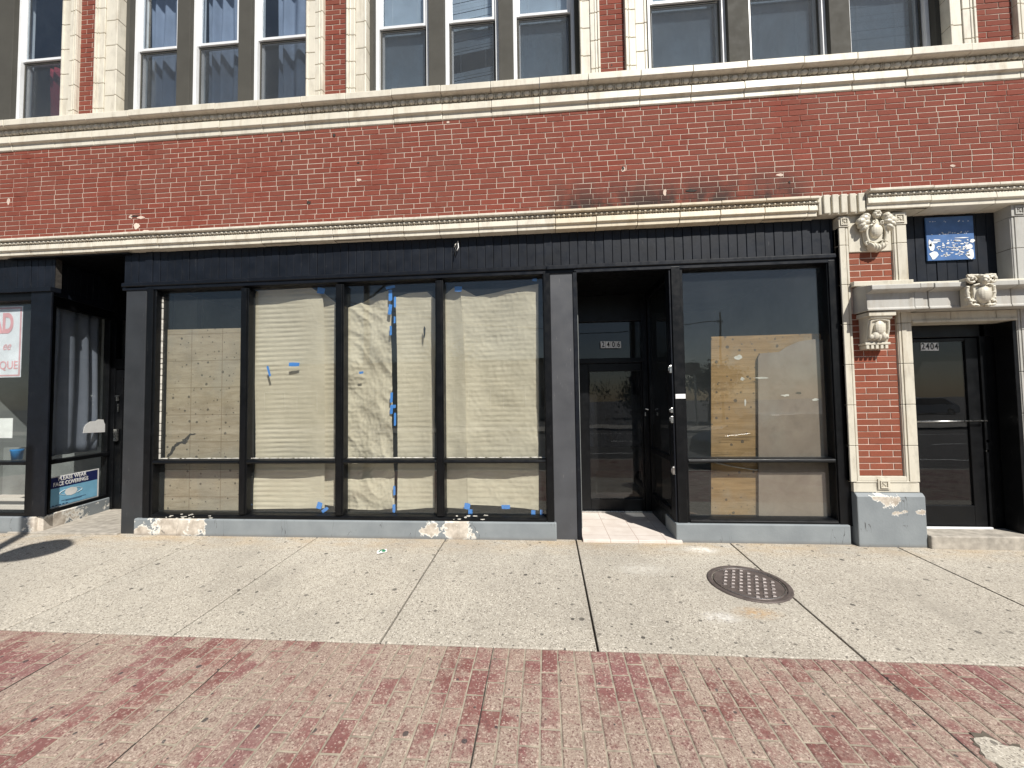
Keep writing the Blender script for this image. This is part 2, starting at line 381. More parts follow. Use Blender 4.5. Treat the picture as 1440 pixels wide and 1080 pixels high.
def mat_tile():
    m = Mat('entry_tile'); x, y, z = m.xyz()
    c = m.mix(m.ramp(m.noise(5, 5), .3, .7), (.58, .51, .455), (.70, .64, .585))
    c = m.mix(m.ramp(m.noise(60, 5, .7), .58, .72, 0, .3), c, (.35, .25, .2))
    for v, p, o in ((x, .30, .06), (y, .30, .02)):
        f = m.math('ABSOLUTE', m.math('SUBTRACT', m.math('FRACT', m.math('DIVIDE', m.math('ADD', v, o+3), p)), .5))
        c = m.mix(m.math('LESS_THAN', f, .012), c, (.42, .33, .28))
    c = m.mix(m.ramp(m.noise(7, 6, .7), .66, .70, 0, .8), c, (.12, .1, .09))
    return m.pbr(c, .55, 0, m.bump(m.noise(80, 4), .1, .002), .4)
def flat(name, col, rough=.6, metal=0, spec=.5, bstr=.1):
    return rough_mat(name, col, rough, .12, 6, 80, bstr, metal, spec)

M = {}
M['brick'] = mat_brick('painted_red_brick', (.224, .061, .042))
M['brick2'] = mat_brick('red_face_brick', (.25, .075, .046))
M['mortar'] = mat_mortar()
M['mortar2'] = rough_mat('pale_mortar', (.60, .48, .40), .9, .25, 9, 120, .3, spec=.2)
M['terra'] = mat_terra('cream_terracotta', (.70, .655, .55), .42)
M['terra2'] = mat_terra('stained_terracotta', (.63, .59, .49), .5)
M['terradark'] = rough_mat('terracotta_joint', (.10, .085, .065), .9, .3, 20)
M['stone'] = mat_terra('weathered_grey_stone', (.47, .46, .425), .4)
M['walk'] = mat_sidewalk(); M['paver'] = mat_paver(); M['bulk'] = mat_bulk(); M['tile'] = mat_tile()
M['joint'] = rough_mat('sandy_paving_joint', (.29, .255, .20), .95, .35, 14, 120, .4, spec=.2)
M['dirt'] = rough_mat('dark_joint_dirt', (.035, .03, .025), .95, .4, 30)
M['navy'] = rough_mat('navy_siding_paint', (.0074, .0098, .0152), .5, .3, 5, 50, .25, spec=.25, scratch=.10)
M['navy2'] = rough_mat('navy_trim_paint', (.0046, .0060, .0095), .42, .25, 6, 70, .15, spec=.3, scratch=.08)
M['black'] = rough_mat('black_frame_paint', (.0034, .0038, .0046), .38, .3, 6, 90, .12, spec=.28, scratch=.06)
M['pillar'] = rough_mat('charcoal_pillar_paint', (.062, .064, .070), .5, .15, 3, 60, .12, scratch=.25)
M['pier'] = rough_mat('charcoal_pier_paint', (.030, .032, .035), .42, .2, 3, 60, .12, scratch=.12)
M['greymull'] = rough_mat('grey_window_paint', (.070, .067, .058), .8, .08, 4, 70, .15, spec=.2)
M['white'] = rough_mat('white_vinyl_frame', (.74, .75, .76), .35, .06, 5, 60, .05)
M['offwhite'] = rough_mat('white_putty', (.50, .48, .43), .8, .3, 20, 80, .4)
M['glass'] = mat_glass('dusty_shop_glass', .018, ior=1.56)
M['glassup'] = mat_glass('upstairs_glass', .03, (.90, .94, .97), (.3, .34, .38), 1.75, .02)
M['glassdoor'] = mat_glass('dark_door_glass', .02, (.5, .52, .54), (.3, .3, .3), 1.5, .03)
M['screen'] = mat_glass('insect_screen', .22, (.86, .87, .88), (.11, .12, .13), 1.05, 0)
M['paper'] = mat_paper()
M['ply'] = mat_ply('weathered_plywood', (.265, .208, .138), (.37, .31, .225), (.42, .345, .1, .1))
M['ply2'] = mat_ply('yellow_plywood', (.20, .118, .044), (.33, .21, .095), None, (.6, 1, 9), .13)
M['board'] = mat_ply('grey_particle_board', (.185, .143, .110), (.25, .20, .157), None, (1, 1, 1), 0)
M['tape'] = flat('blue_masking_tape', (.05, .23, .62), .6)
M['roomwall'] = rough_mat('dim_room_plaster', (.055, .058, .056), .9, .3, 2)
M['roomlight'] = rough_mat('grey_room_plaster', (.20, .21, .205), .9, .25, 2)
M['woodfloor'] = rough_mat('dark_wood_floor', (.055, .035, .022), .6, .3, 4)
M['curtain'] = rough_mat('blue_grey_curtain', (.24, .26, .32), .9, .15, 3, 60, .2)
M['curtainup'] = rough_mat('pale_blue_curtain', (.22, .25, .32), .9, .15, 3, 60, .2)
M['redcurtain'] = rough_mat('dark_red_curtain', (.36, .03, .05), .9, .2, 3, 60, .2)
M['blind'] = rough_mat('grey_blind_slats', (.66, .72, .78), .6, .1, 4)
M['plastic'] = rough_mat('crumpled_black_plastic', (.045, .052, .068), .3, .4, 6, 5, 1.)
M['metal'] = rough_mat('brushed_metal', (.55, .55, .53), .3, .1, 20, 90, .1, 1)
M['iron'] = rough_mat('rusty_cast_iron', (.105, .085, .078), .55, .3, 14, 90, .4, .35)
M['ironlight'] = rough_mat('worn_iron_studs', (.24, .21, .20), .45, .3, 20, 90, .3, .4)
M['bluesign'] = rough_mat('faded_blue_sign', (.055, .135, .32), .5, .2, 10, 60, .2)
M['white2'] = flat('white_sticker', (.80, .80, .78), .5)
M['ink'] = flat('black_print', (.012, .012, .012), .5)
M['navyprint'] = flat('dark_blue_print', (.012, .02, .10), .5)
M['skyprint'] = flat('light_blue_print', (.21, .47, .66), .45)
M['pinkprint'] = flat('faded_red_print', (.60, .33, .35), .6)
M['paleposter'] = flat('pale_poster', (.72, .74, .78), .5)
M['asphalt'] = rough_mat('asphalt', (.05, .05, .05), .9, .25, 3, 120, .4)
M['kerb'] = rough_mat('kerb_concrete', (.36, .34, .30), .85, .2, 4, 90, .3)
M['concrete'] = rough_mat('light_step_concrete', (.34, .31, .265), .85, .3, 12, 80, .4)
M['green'] = flat('green_wrapper', (.02, .17, .08), .35)
M['leaf'] = rough_mat('tree_leaf', (.045, .085, .022), .7, .45, 1.5)
M['bark'] = rough_mat('tree_bark', (.09, .07, .05), .9, .3, 10, 40, .5)
M['carwhite'] = flat('white_car_paint', (.7, .7, .7), .25); M['cardark'] = flat('dark_car_paint', (.02, .022, .026), .2)
M['tyre'] = flat('tyre_rubber', (.015, .015, .015), .8); M['carglass'] = flat('car_window_glass', (.01, .012, .014), .08)
M['tan'] = rough_mat('tan_stucco', (.34, .30, .25), .9, .2, 2)
M['bluetub'] = flat('blue_plastic_tub', (.02, .22, .55), .35)

# ------------------------------------------------------------------ building
B = thing('brick_building', 'two storey red brick commercial building with cream terracotta trim and black shopfronts', 'building', (0, 0, 0))
def part(name, mb, mat, parent=B, **k): return obj(name, mb, mat, parent, **k)
def bricks(mb, x0, x1, z0, z1, y, L, H, j, seed, jit=.0012, closers=True, offs=0.):
    r = random.Random(seed); n = int(round((z1-z0)/H)); H = (z1-z0)/n
    for k in range(n):
        za, zb = z0+k*H+j/2, z0+(k+1)*H-j/2
        x = x0-((k % 2)*.5*L)-offs-(r.random()*.02 if not closers else 0)
        while x < x1-.01:
            ln = L*(1+r.uniform(-.012, .012))
            if not closers and r.random() < .03: ln = L*.5
            a, b = max(x, x0)+j/2, min(x+ln, x1)-j/2
            if b-a > .015:
                mb.tint = min(1, max(0, r.gauss(.5, .17) if r.random() > .06 else r.choice((.05, .95))))
                yy = y+r.uniform(-jit, jit)
                mb.brick(a, b, yy, yy+.05, za+r.uniform(-.0008, .0008), zb+r.uniform(-.0008, .0008), .0025)
            x += ln
    mb.tint = .5
YB = -.03                                   # face of the brickwork
ZL, ZC = 3.735, 4.90                       # top of ledge, underside of sill course
w = MB(); bricks(w, -8.6, 6.6, ZL, ZC+.02, YB, .1995, .0637, .0068, 11, closers=False)
part('brick_spandrel', w, M['brick'], tint=True)
w = MB(); w.box(-8.6, 6.6, YB+.0035, YB+.25, ZL-.1, ZC+.1); part('mortar_bed', w, M['mortar'])
r = random.Random(77)
w = MB(); w2 = MB()
def blob(m_, px_, py_, a, b, y, th=.004, n=11):
    x, z = W(px_, py_, YB); m_.prism([(x+a*math.cos(2*PI*i/n)*r.uniform(.6, 1.1), z+b*math.sin(2*PI*i/n)*r.uniform(.6, 1.1)) for i in range(n)], y, y+th); return m_
for px_, py_, a, b in ((192, 318, .05, .045), (199, 306, .06, .02), (184, 305, .03, .025), (206, 325, .05, .02), (176, 328, .04, .02), (505, 253, .035, .022), (655, 165, .035, .025), (877, 238, .03, .04), (1096, 246, .04, .02), (12, 283, .025, .05), (630, 172, .02, .015), (1340, 233, .03, .015), (935, 271, .02, .05)): part('mortar_patch', blob(MB(), px_, py_, a, b, YB-.002), M['mortar2'])
for px_, py_, a, b in ((190, 304, .055, .012), (182, 329, .06, .012), (168, 333, .05, .012), (876, 237, .014, .03), (470, 190, .02, .02), (504, 229, .018, .014), (434, 285, .035, .02), (396, 198, .012, .02), (972, 268, .06, .02), (1110, 256, .01, .02), (860, 92, .01, .01)): part('brick_hole', blob(MB(), px_, py_, a, b, YB-.0045), M['dirt'])
# upper piers
TOP = 7.75
PIERS = [(-5.99, -5.737), (-2.645, -2.354), (.712, .995), (4.713, 5.105)]
STRIPS = [[(-6.223, -6.10), (-6.10, -5.99)], [(-5.737, -5.596), (-5.596, -5.426)], [(-2.873, -2.754), (-2.754, -2.645)], [(-2.354, -2.237), (-2.237, -2.103)],
          [(.483, .598), (.598, .712)], [(.995, 1.116), (1.116, 1.244)], [(4.459, 4.579), (4.579, 4.713)], [(5.105, 5.22), (5.22, 5.35)]]
for k, (a, b) in enumerate(PIERS):
    w = MB(); bricks(w, a, b, 5.235, TOP, .025, (b-a)/1.5, .0637, .007, 30+k, offs=0)
    p = part('brick_pier', w, M['brick'], tint=True)
    w = MB(); w.box(a-.02, b+.02, .029, .24, 5.235, TOP); part('mortar_bed', w, M['mortar'], p)
for k, (s1, s2) in enumerate(STRIPS):
    left = k % 2 == 0      # terracotta left of a brick pier
    inner, outer = (s1, s2) if left else (s2, s1)
    w = MB(); hb = .335
    for (a, b), yf, o in ((inner, .0, 0), (outer, -.012, .17)):
        z = 5.24-o
        while z < TOP:
            za, zb = max(z, 5.24)+.003, min(z+hb, TOP)-.003
            if zb-za > .02:
                w.box(a+.001, b-.001, yf, .24, za, zb)
                if (a, b) == outer:      # roll mouldings along the outer strip
                    e = b if left else a; q = -1 if left else 1
                    w.box(e+q*.004, e+q*.03, yf-.012, yf+.01, za, zb)
                    w.box(e+q*.042, e+q*.062, yf-.007, yf+.01, za, zb)
                else:
                    e = a if left else b; q = 1 if left else -1
                    w.box(e+q*.0, e+q*.028, yf-.008, yf+.01, za, zb)
            z += hb
    p = part('terracotta_jamb', w, M['terra'], bev=.006)
    w = MB(); w.box(min(s1[0], s2[0])+.006, max(s1[1], s2[1])-.006, .008, .236, 5.24, TOP-.01); part('joint_backing', w, M['terradark'], p)
# sill course (cornice) with egg moulding, laid in blocks
def course(name, x0, x1, prof, back, step, mat, seed, eggs=None, off=0., joint=.005):
    r = random.Random(seed); w = MB(); x = x0; first = True
    while x < x1-.02:
        ln = step*r.uniform(.94, 1.06) if not first else step*(1-off); first = False
        b = min(x+ln, x1); dy = r.uniform(-.003, .003); dz = r.uniform(-.003, .003)
        w.prof_x([(y+(dy if y < back-.02 else 0), z+dz*.6) for y, z in prof], x+joint/2, b-joint/2); x = b
    p = part(name, w, mat, bev=.004)
    w = MB(); n = len(prof)
    ys = [y for y, z in prof]; zs = [z for y, z in prof]
    w.box(x0+.004, x1-.004, max(ys[k] for k in range(n) if ys[k] < back-.05)+.02, back-.01, min(zs)+.01, max(zs)-.03); part('joint_backing', w, M['terradark'], p)
    if eggs:
        ye, ze, sx, sz, pitch = eggs; w = MB(); x = x0+pitch*.5; tt_ = pitch*.05
        while x < x1-.02:
            w.ell((x, ye, ze), (sx, .022, sz), 12, 8)
            w.box(x+pitch/2-2.6*tt_, x+pitch/2-.8*tt_, ye-.014, ye+.02, ze-sz, ze+sz); w.box(x+pitch/2+.8*tt_, x+pitch/2+2.6*tt_, ye-.014, ye+.02, ze-sz, ze+sz)
            x += pitch
        part('egg_moulding', w, mat, p, smooth=True)
    return p
CP = [(.24, 5.262), (-.14, 5.249), (-.144, 5.240), (-.144, 5.172), (-.132, 5.163), (-.066, 5.159), (-.052, 5.14), (-.050, 5.085), (-.070, 5.073), (-.075, 4.992), (-.070, 4.984), (-.044, 4.978), (-.044, 4.912), (-.036, 4.90), (.24, 4.90)]
course('sill_course', -8.6, 6.6, CP, .24, .575, M['terra'], 5, (-.070, 5.122, .038, .030, .105))
LP = [(.2, 3.742), (-.098, 3.727), (-.102, 3.720), (-.102, 3.700), (-.094, 3.694), (-.048, 3.690), (-.040, 3.652), (-.062, 3.642), (-.068, 3.582), (-.062, 3.576), (-.044, 3.570), (-.044, 3.524), (.2, 3.514)]
course('shopfront_ledge', -8.6, 2.98, LP, .2, .44, M['terra'], 6, (-.060, 3.668, .021, .016, .060), off=.3)
LPR = [(y-.035 if y < .15 else y, z+.03) for y, z in LP]
course('doorway_ledge', 3.455, 6.6, LPR, .2, .66, M['terra'], 8, (-.095, 3.698, .021, .016, .060), off=.05)
# fluted block between the two ledges
w = MB(); w.box(2.99, 3.452, -.055, .2, 3.53, 3.745)
for k in range(5):
    a = 3.03+k*.088; w.box(a, a+.066, -.078, -.03, 3.535, 3.742)
part('fluted_block', w, M['terra2'], bev=.008)

# upstairs windows
def upwin(x0, x1, dark_screen=True):
    f = MB(); z0, z1, zm = 5.275, 7.4, 6.315
    fw = .042
    f.box(x0, x0+fw, .17, .32, z0, z1); f.box(x1-fw, x1, .17, .32, z0, z1); f.box(x0+fw, x1-fw, .17, .32, z1-fw, z1); f.box(x0+fw, x1-fw, .17, .32, z0, z0+fw)
    p = part('upstairs_window', f, M['white'], bev=.003)
    a, b = x0+fw+.002, x1-fw-.002
    s = MB(); t = .04
    s.box(a, a+t, .195, .228, zm, z1-fw); s.box(b-t, b, .195, .228, zm, z1-fw); s.box(a+t, b-t, .195, .228, z1-fw-t, z1-fw-.002); s.box(a+t, b-t, .192, .228, zm, zm+.034)
    part('upper_sash', s, M['white'], p, bev=.003)
    g = MB(); g.box(a+t, b-t, .209, .215, zm+.034, z1-fw-t); part('upper_pane', g, M['glassup'], p)
    s = MB()
    s.box(a, a+t, .24, .275, z0+fw, zm+.03); s.box(b-t, b, .24, .275, z0+fw, zm+.03); s.box(a+t, b-t, .24, .275, zm-.008, zm+.03); s.box(a+t, b-t, .24, .275, z0+fw+.002, z0+fw+.06)
    part('lower_sash', s, M['white'], p, bev=.003)
    g = MB(); g.box(a+t, b-t, .255, .261, z0+fw+.06, zm-.008); part('lower_pane', g, M['glassup'], p)
    if dark_screen:
        s = MB(); s.box(a+.006, a+.024, .212, .222, z0+fw, zm-.03); s.box(b-.024, b-.006, .212, .222, z0+fw, zm-.03); s.box(a+.006, b-.006, .212, .222, zm-.03, zm-.008)
        sp = part('screen_frame', s, M['greymull'], p)
        g = MB(); g.box(a+.024, b-.024, .216, .218, z0+fw, zm-.03); part('insect_screen', g, M['screen'], sp)
    return p
def mull(x0, x1, y0=.115):
    w = MB(); w.box(x0, x1, y0, .335, 5.25, 7.6); return part('window_mullion', w, M['greymull'], bev=.004)
def bay(open0, open1, mulls):
    jl = MB(); jl.box(open0-.005, open0+.045, .10, .335, 5.25, 7.6); part('window_jamb', jl, M['greymull'], bev=.004)
    jr = MB(); jr.box(open1-.045, open1+.005, .10, .335, 5.25, 7.6); part('window_jamb', jr, M['greymull'], bev=.004)
    edges = [open0+.047]
    for a, b in mulls: mull(a, b); edges += [a-.002, b+.002]
    edges.append(open1-.047); out = []
    for i in range(0, len(edges), 2):
        upwin(edges[i], edges[i+1]); out.append((edges[i], edges[i+1]))
    return out
BAY0 = bay(-8.7, -6.223, [(-8.0, -7.85), (X(-8, 166, .115), X(14, 166, .115))])
BAY1 = bay(-5.426, -2.873, [(X(247, 149, .115), X(265, 147, .115)), (X(334, 143, .115), X(352, 141, .115))])
BAY2 = bay(-2.103, .483, [(X(603, 128, .115), X(625, 125, .115)), (X(702, 117, .115), X(722, 115, .115))])
BAY3 = bay(1.244, 4.459, [(X(1026, 90, .115), X(1056, 86, .115)), (X(1169, 79, .115), X(1198, 76, .115))])
w = MB(); w.box(-8.7, -6.1, .1, .34, 7.4, 7.75); w.box(-5.5, -2.8, .1, .34, 7.4, 7.75); w.box(-2.2, .6, .1, .34, 7.4, 7.75); w.box(1.1, 4.6, .1, .34, 7.4, 7.75); w.box(5.2, 6.6, .1, .34, 5.3, 7.75)
part('window_head', w, M['greymull'])
w = MB(); w.box(-8.7, 6.6, -.02, .35, 7.75, 9.2); part('upper_wall', w, M['brick'])
# upstairs rooms
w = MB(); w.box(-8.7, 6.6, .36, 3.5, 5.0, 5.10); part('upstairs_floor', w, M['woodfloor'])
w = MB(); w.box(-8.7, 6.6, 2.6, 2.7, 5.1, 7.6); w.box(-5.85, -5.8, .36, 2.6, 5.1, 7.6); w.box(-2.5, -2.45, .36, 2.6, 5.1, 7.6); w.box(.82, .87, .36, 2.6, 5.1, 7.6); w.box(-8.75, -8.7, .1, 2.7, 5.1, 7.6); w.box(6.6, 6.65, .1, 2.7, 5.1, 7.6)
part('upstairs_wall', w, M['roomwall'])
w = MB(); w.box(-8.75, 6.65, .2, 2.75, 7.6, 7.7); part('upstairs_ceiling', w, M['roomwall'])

# ---- curtains and blinds behind the upstairs panes
def curtain(x0, x1, z0, z1, y, mat, label, folds=5, amp=.035, taper=0.):
    w = MB()
    def fn(u, v):
        xx = x0+(x1-x0)*(u+taper*(1-v)*(.5-u)*.6); z = z0+(z1-z0)*v
        return (xx, y+amp*math.sin(u*folds*2*PI+1.3*math.sin(u*5))*(1-.3*v)+.01*math.sin(v*5+u*9), z)
    w.grid(fn, 48, 14)
    o = obj('curtain', w, mat, None, smooth=True, loc=((x0+x1)/2, y, z0))
    m = o.modifiers.new('cloth', 'SOLIDIFY'); m.thickness = .004
    return tag(o, label, 'curtain', 'curtains behind the windows')
def blind(x0, x1, z0, z1, y, label, tilt=.0, gap=.026):
    t = thing('window_blind', label, 'blind', ((x0+x1)/2, y, z1), 'blinds behind the upstairs windows')
    w = MB(); n = int((z1-z0)/gap)
    for k in range(n):
        z = z1-.04-k*gap+(.006*math.sin(k*1.7) if tilt else 0); d = tilt*min(1, max(0, (k-4)/10))
        if tilt > .02 and 36 < k < 44: continue
        w.add([(x0, y-.002, z+.0115-d), (x1, y-.002, z+.0115+d), (x1, y+.008, z-.0115+d), (x0, y+.008, z-.0115-d)], [(0, 1, 2, 3)])
    obj('slats', w, M['blind'], t)
    w = MB(); w.box(x0, x1, y-.012, y+.02, z1-.03, z1); obj('head_rail', w, M['white'], t)
    w = MB()
    for f in (.2, .78): w.tube([(x0+(x1-x0)*f, y-.012, z1-.03), (x0+(x1-x0)*f, y-.012, z0)], .0015, 5)
    obj('cord', w, M['white'], t)
    return t
curtain(BAY0[-1][0]+.25, BAY0[-1][1]-.02, 5.4, 6.35, .36, M['redcurtain'], 'dark red curtain in the lower half of the far left upstairs window', 4)
curtain(BAY1[0][0]+.05, BAY1[0][1]-.05, 5.5, 7.3, .36, M['curtainup'], 'pale blue curtain in the upstairs window right of the left brick pier', 4, .04)
curtain(BAY1[1][0]+.05, BAY1[1][1]-.05, 5.5, 7.3, .36, M['curtainup'], 'pale blue curtain in the middle upstairs window of the curtained three', 4, .05)
curtain(BAY1[2][0]+.2, BAY1[2][1]-.02, 5.5, 7.3, .36, M['curtainup'], 'pale blue curtain drawn to the right side of its upstairs window', 3, .05)
for i, (lab, tl) in enumerate((('closed grey blind in the left window above the papered shop panes', 0), ('crooked grey blind with slanting slats in the upstairs window', .035), ('closed grey blind in the upstairs window left of the middle brick pier', 0))):
    blind(BAY2[i][0]+.06, BAY2[i][1]-.06, 5.35, 7.3, .30, lab, tl, .034 if i == 1 else .026)
for i, (lab, z0) in enumerate((('closed grey blind in the upstairs window above the recessed shop entrance', 5.45), ('closed grey blind in the upstairs window between two wide grey mullions', 5.45), ('grey blind hanging unevenly in the far right upstairs window', 5.55))):
    blind(BAY3[i][0]+.06, BAY3[i][1]-.10, z0-.1, 7.3, .30, lab, .012 if i == 2 else 0)

# ------------------------------------------------------------------ sign band (fluted navy siding)
def siding(name, x0, x1, y, z0, z1, step, mat, dents=None, parent=B, axis='x', seed=1):
    r = random.Random(seed); w = MB(); x = x0
    while x < x1-.004:
        b = min(x+step, x1); yy = y+r.uniform(-.0035, .0025); g = .0045
        zt = z1
        if dents and dents[0] < x < dents[1]: yy += r.uniform(-.008, .004)
        if axis == 'x': w.box(x+g/2, b-g/2, yy, yy+.02, z0, zt)
        else: w.box(y, y+.02, x+g/2, b-g/2, z0, zt)
        x = b
    p = part(name, w, mat, parent, bev=.004)
    w = MB()
    if axis == 'x': w.box(x0+.002, x1-.002, y+.012, y+.08, z0+.002, z1-.002)
    else: w.box(y+.006, y+.03, x0+.002, x1-.002, z0+.002, z1-.002)
    part('siding_backing', w, M['dirt'], p)
    return p
SX0, SX1 = X(175, 390, .05), X(1172, 340, .05)
siding('sign_band', SX0, SX1, .05, 3.12, 3.53, .0985, M['navy'], (SX0, SX0+1.4), seed=3)
w = MB()
w.prof_x([(.10, 3.13), (.02, 3.13), (.012, 3.118), (.012, 3.085), (.02, 3.078), (.10, 3.078)], SX0, SX1)
w.box(SX0, SX1, .028, .10, 3.035, 3.0775)
part('band_moulding', w, M['navy2'], bev=.003)
w = MB(); w.box(X(775, 380, .04)-.05, X(806, 380, .04)+.02, -.004, .05, 3.075, 3.118); part('pillar_cap', w, M['navy2'], bev=.003)

# ------------------------------------------------------------------ shop windows
YF, YG = .04, .125             # frame face, glass plane
ZS, ZR0, ZR1, ZH = .205, .852, .905, 3.04
# left pier
w = MB(); w.box(-5.262, X(203, 560, YF)-.002, YF, .42, -.02, 3.055); part('left_pier', w, M['pier'], bev=.006)
w = MB(); w.box(-5.266, X(203, 560, YF)+.0, YF-.012, .3, 3.058, 3.10); part('pier_cap', w, M['navy2'], bev=.004)
def shop_window(name, xs, mw, jl, jr, y0=YF):
    """xs: mullion edges list [(x0,x1)...] incl. the jambs; panes between"""
    w = MB()
    for i, (a, b) in enumerate(xs):
        if 0 < i < len(xs)-1:
            w.box(a, b, y0, y0+.12, ZS+.045, ZH-.03)
            w.box(a+.018, b-.018, y0-.012, y0, ZS+.045, ZH-.03)
        else:
            w.box(a, b, y0, y0+.17, ZS-.02, ZH+.03)
            w.box(a+.012 if i else a, b if i else b-.03, y0-.014, y0, ZS-.02, ZH+.02)
    X0, X1 = xs[0][1], xs[-1][0]
    w.prof_x([(y0+.16, ZH+.03), (y0, ZH+.03), (y0, ZH), (y0+.02, ZH-.012), (y0+.05, ZH-.02), (y0+.16, ZH-.03)], X0, X1)
    w.prof_x([(y0+.16, ZS-.02), (y0-.012, ZS-.02), (y0-.012, ZS+.02), (y0+.01, ZS+.035), (y0+.055, ZS+.046), (y0+.16, ZS+.05)], X0, X1)
    p = part(name, w, M['black'], bev=.004)
    for i in range(len(xs)-1):
        a, b = xs[i][1], xs[i+1][0]
        r_ = MB(); r_.prof_x([(y0+.15, ZR0+.005), (y0+.03, ZR0), (y0-.006, ZR0+.006), (y0-.012, ZR0+.022), (y0-.006, ZR1-.012), (y0+.03, ZR1), (y0+.15, ZR1)], a, b)
        part('transom_rail', r_, M['black'], p, bev=.003)
        g = MB(); g.box(a-.008, b+.008, YG, YG+.006, ZR1-.004, ZH-.02); part('upper_pane', g, M['glass'], p)
        g = MB(); g.box(a-.008, b+.008, YG, YG+.006, ZS+.04, ZR0+.008); part('lower_pane', g, M['glass'], p)
        # crumbling putty bead along the rail
        q = MB(); x = a+.01; r = random.Random(i*7+len(xs))
        while x < b-.02:
            ln = r.uniform(.04, .16); q.ell((x+ln/2, YG-.008, ZR1+.006), (ln*.5, .009, r.uniform(.004, .008)), 8, 5); x += ln*r.uniform(.75, 1.15)
        if len(xs) > 2: part('putty_bead', q, M['offwhite'], p)
    return p
ml = lambda a, b, py, y=YF: (X(a, py, y), X(b, py, y))
MAIN = [(X(205, 560, YF), X(217, 560, YF)), ml(337, 348, 560), ml(471.5, 483, 560), ml(613, 624, 560), (X(765.5, 560, YF), X(776, 560, YF))]
mainw = shop_window('display_window', MAIN, .07, 0, 0)
RW = [(X(948.5, 560, YF), X(965, 560, YF)), (X(1168, 560, YF)+.02, X(1190, 560, YF))]
rightw = shop_window('display_window', RW, .07, 0, 0)
# white putty stripe on the left reveal of the first pane
w = MB(); z = ZR1; r = random.Random(4)
while z < 2.95:
    ln = r.uniform(.05, .16); w.box(MAIN[0][1]-.004, MAIN[0][1]+.018, YG-.012, YG-.001, z, z+ln-.008); z += ln
part('putty_bead', w, M['offwhite'], mainw, bev=.004)
r = random.Random(61)
for a, b, n_ in ((222, 300, 16), (628, 684, 9)):
    for k in range(n_):
        px_ = a+(b-a)*r.random(); x, z = W(px_, r.uniform(723, 729)+(1.5 if a > 500 else 0), YF-.014); q = MB(); ra, rb = r.uniform(.008, .035), r.uniform(.004, .012)
        q.prism([(x+ra*math.cos(2*PI*i/9)*r.uniform(.5, 1.1), z+rb*math.sin(2*PI*i/9)*r.uniform(.5, 1.1)) for i in range(9)], YF-.0165, YF-.0125); part('paint_splash', q, M['offwhite'], mainw)
# pillar between window and entrance
px0, px1 = X(776, 560, YF)+.002, X(808.5, 560, YF)
w = MB(); w.box(px0, px1, YF, .35, -.01, 3.055); part('charcoal_pillar', w, M['pillar'], bev=.006)
w = MB(); w.box(px1+.001, px1+.048, YF-.012, 1.2, .0, 3.055); part('entrance_jamb', w, M['navy2'], bev=.004)
# bulkheads
w = MB()
r = random.Random(5)
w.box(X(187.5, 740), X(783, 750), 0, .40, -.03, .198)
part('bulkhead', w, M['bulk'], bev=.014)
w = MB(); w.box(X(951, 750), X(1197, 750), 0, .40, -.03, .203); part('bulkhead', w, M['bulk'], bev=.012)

# ------------------------------------------------------------------ shop interior
w = MB(); w.box(-5.2, .34, .22, 3.2, .10, .22); w.box(1.56, 3.3, .22, 3.2, .10, .22); w.box(.3, 1.6, 1.25, 3.2, .0, .04); part('shop_floor', w, M['woodfloor'])
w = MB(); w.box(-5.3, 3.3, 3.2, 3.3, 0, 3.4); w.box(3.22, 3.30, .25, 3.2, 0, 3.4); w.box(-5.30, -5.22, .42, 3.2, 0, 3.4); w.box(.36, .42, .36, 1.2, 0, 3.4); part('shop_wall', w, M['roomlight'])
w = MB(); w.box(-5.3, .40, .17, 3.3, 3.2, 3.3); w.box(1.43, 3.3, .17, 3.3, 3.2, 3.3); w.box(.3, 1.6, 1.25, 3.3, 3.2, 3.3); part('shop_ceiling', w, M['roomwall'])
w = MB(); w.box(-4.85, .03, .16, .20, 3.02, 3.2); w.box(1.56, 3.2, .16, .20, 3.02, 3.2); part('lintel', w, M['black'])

# ------------------------------------------------------------------ recessed entrance 2406
XR = 1.418                     # right side wall of the recess
w = MB(); w.box(px1+.05, XR+.04, -.03, 1.3, -.06, .028); part('entrance_floor', w, M['tile'], bev=.006)
w = MB(); w.box(px1+.03, XR+.1, .06, 1.3, 3.03, 3.1); part('entrance_soffit', w, M['black'])
DY = 1.10
dx0, dx1 = px1+.06, XR-.03
w = MB(); zt0 = 2.075; ztop = 2.90
w.box(px1+.049, dx0+.03, DY-.02, DY+.1, .028, 3.03); w.box(1.345, XR, DY-.02, DY+.1, .028, 3.03); w.box(dx0+.03, 1.345, DY-.02, DY+.1, zt0, zt0+.07); w.box(dx0+.03, 1.345, DY-.02, DY+.1, 2.66, 3.03)
ent = part('entrance_frame', w, M['black'], bev=.004)
w = MB(); w.box(dx0+.03, 1.345, DY+.03, DY+.036, zt0+.07, 2.66); part('transom_pane', w, M['glassdoor'], ent)
L0, L1 = dx0+.034, 1.341
w = MB(); gl0, gl1 = X(829, 600, DY), X(903, 600, DY)
w.box(L0, gl0, DY, DY+.045, .045, zt0-.006); w.box(gl1, L1, DY, DY+.045, .045, zt0-.006); w.box(gl0, gl1, DY, DY+.045, .045, .20); w.box(gl0, gl1, DY, DY+.045, 1.96, zt0-.006)
ed = part('entrance_door', w, M['black'], bev=.004)
w = MB(); w.box(gl0-.005, gl1+.005, DY+.02, DY+.026, .195, 1.965); part('door_pane', w, M['glassdoor'], ed)
w = MB(); hx, hz = X(907, 578, DY), Z(907, 578, DY)
w.box(hx-.018, hx+.018, DY-.012, DY, hz-.075, hz+.075); w.tube([(hx, DY-.01, hz+.03), (hx, DY-.05, hz+.03), (hx+.035, DY-.055, hz+.02)], .008, 8); w.tube([(hx, DY-.02, hz-.02), (hx, DY-.02, hz-.065)], .010, 8)
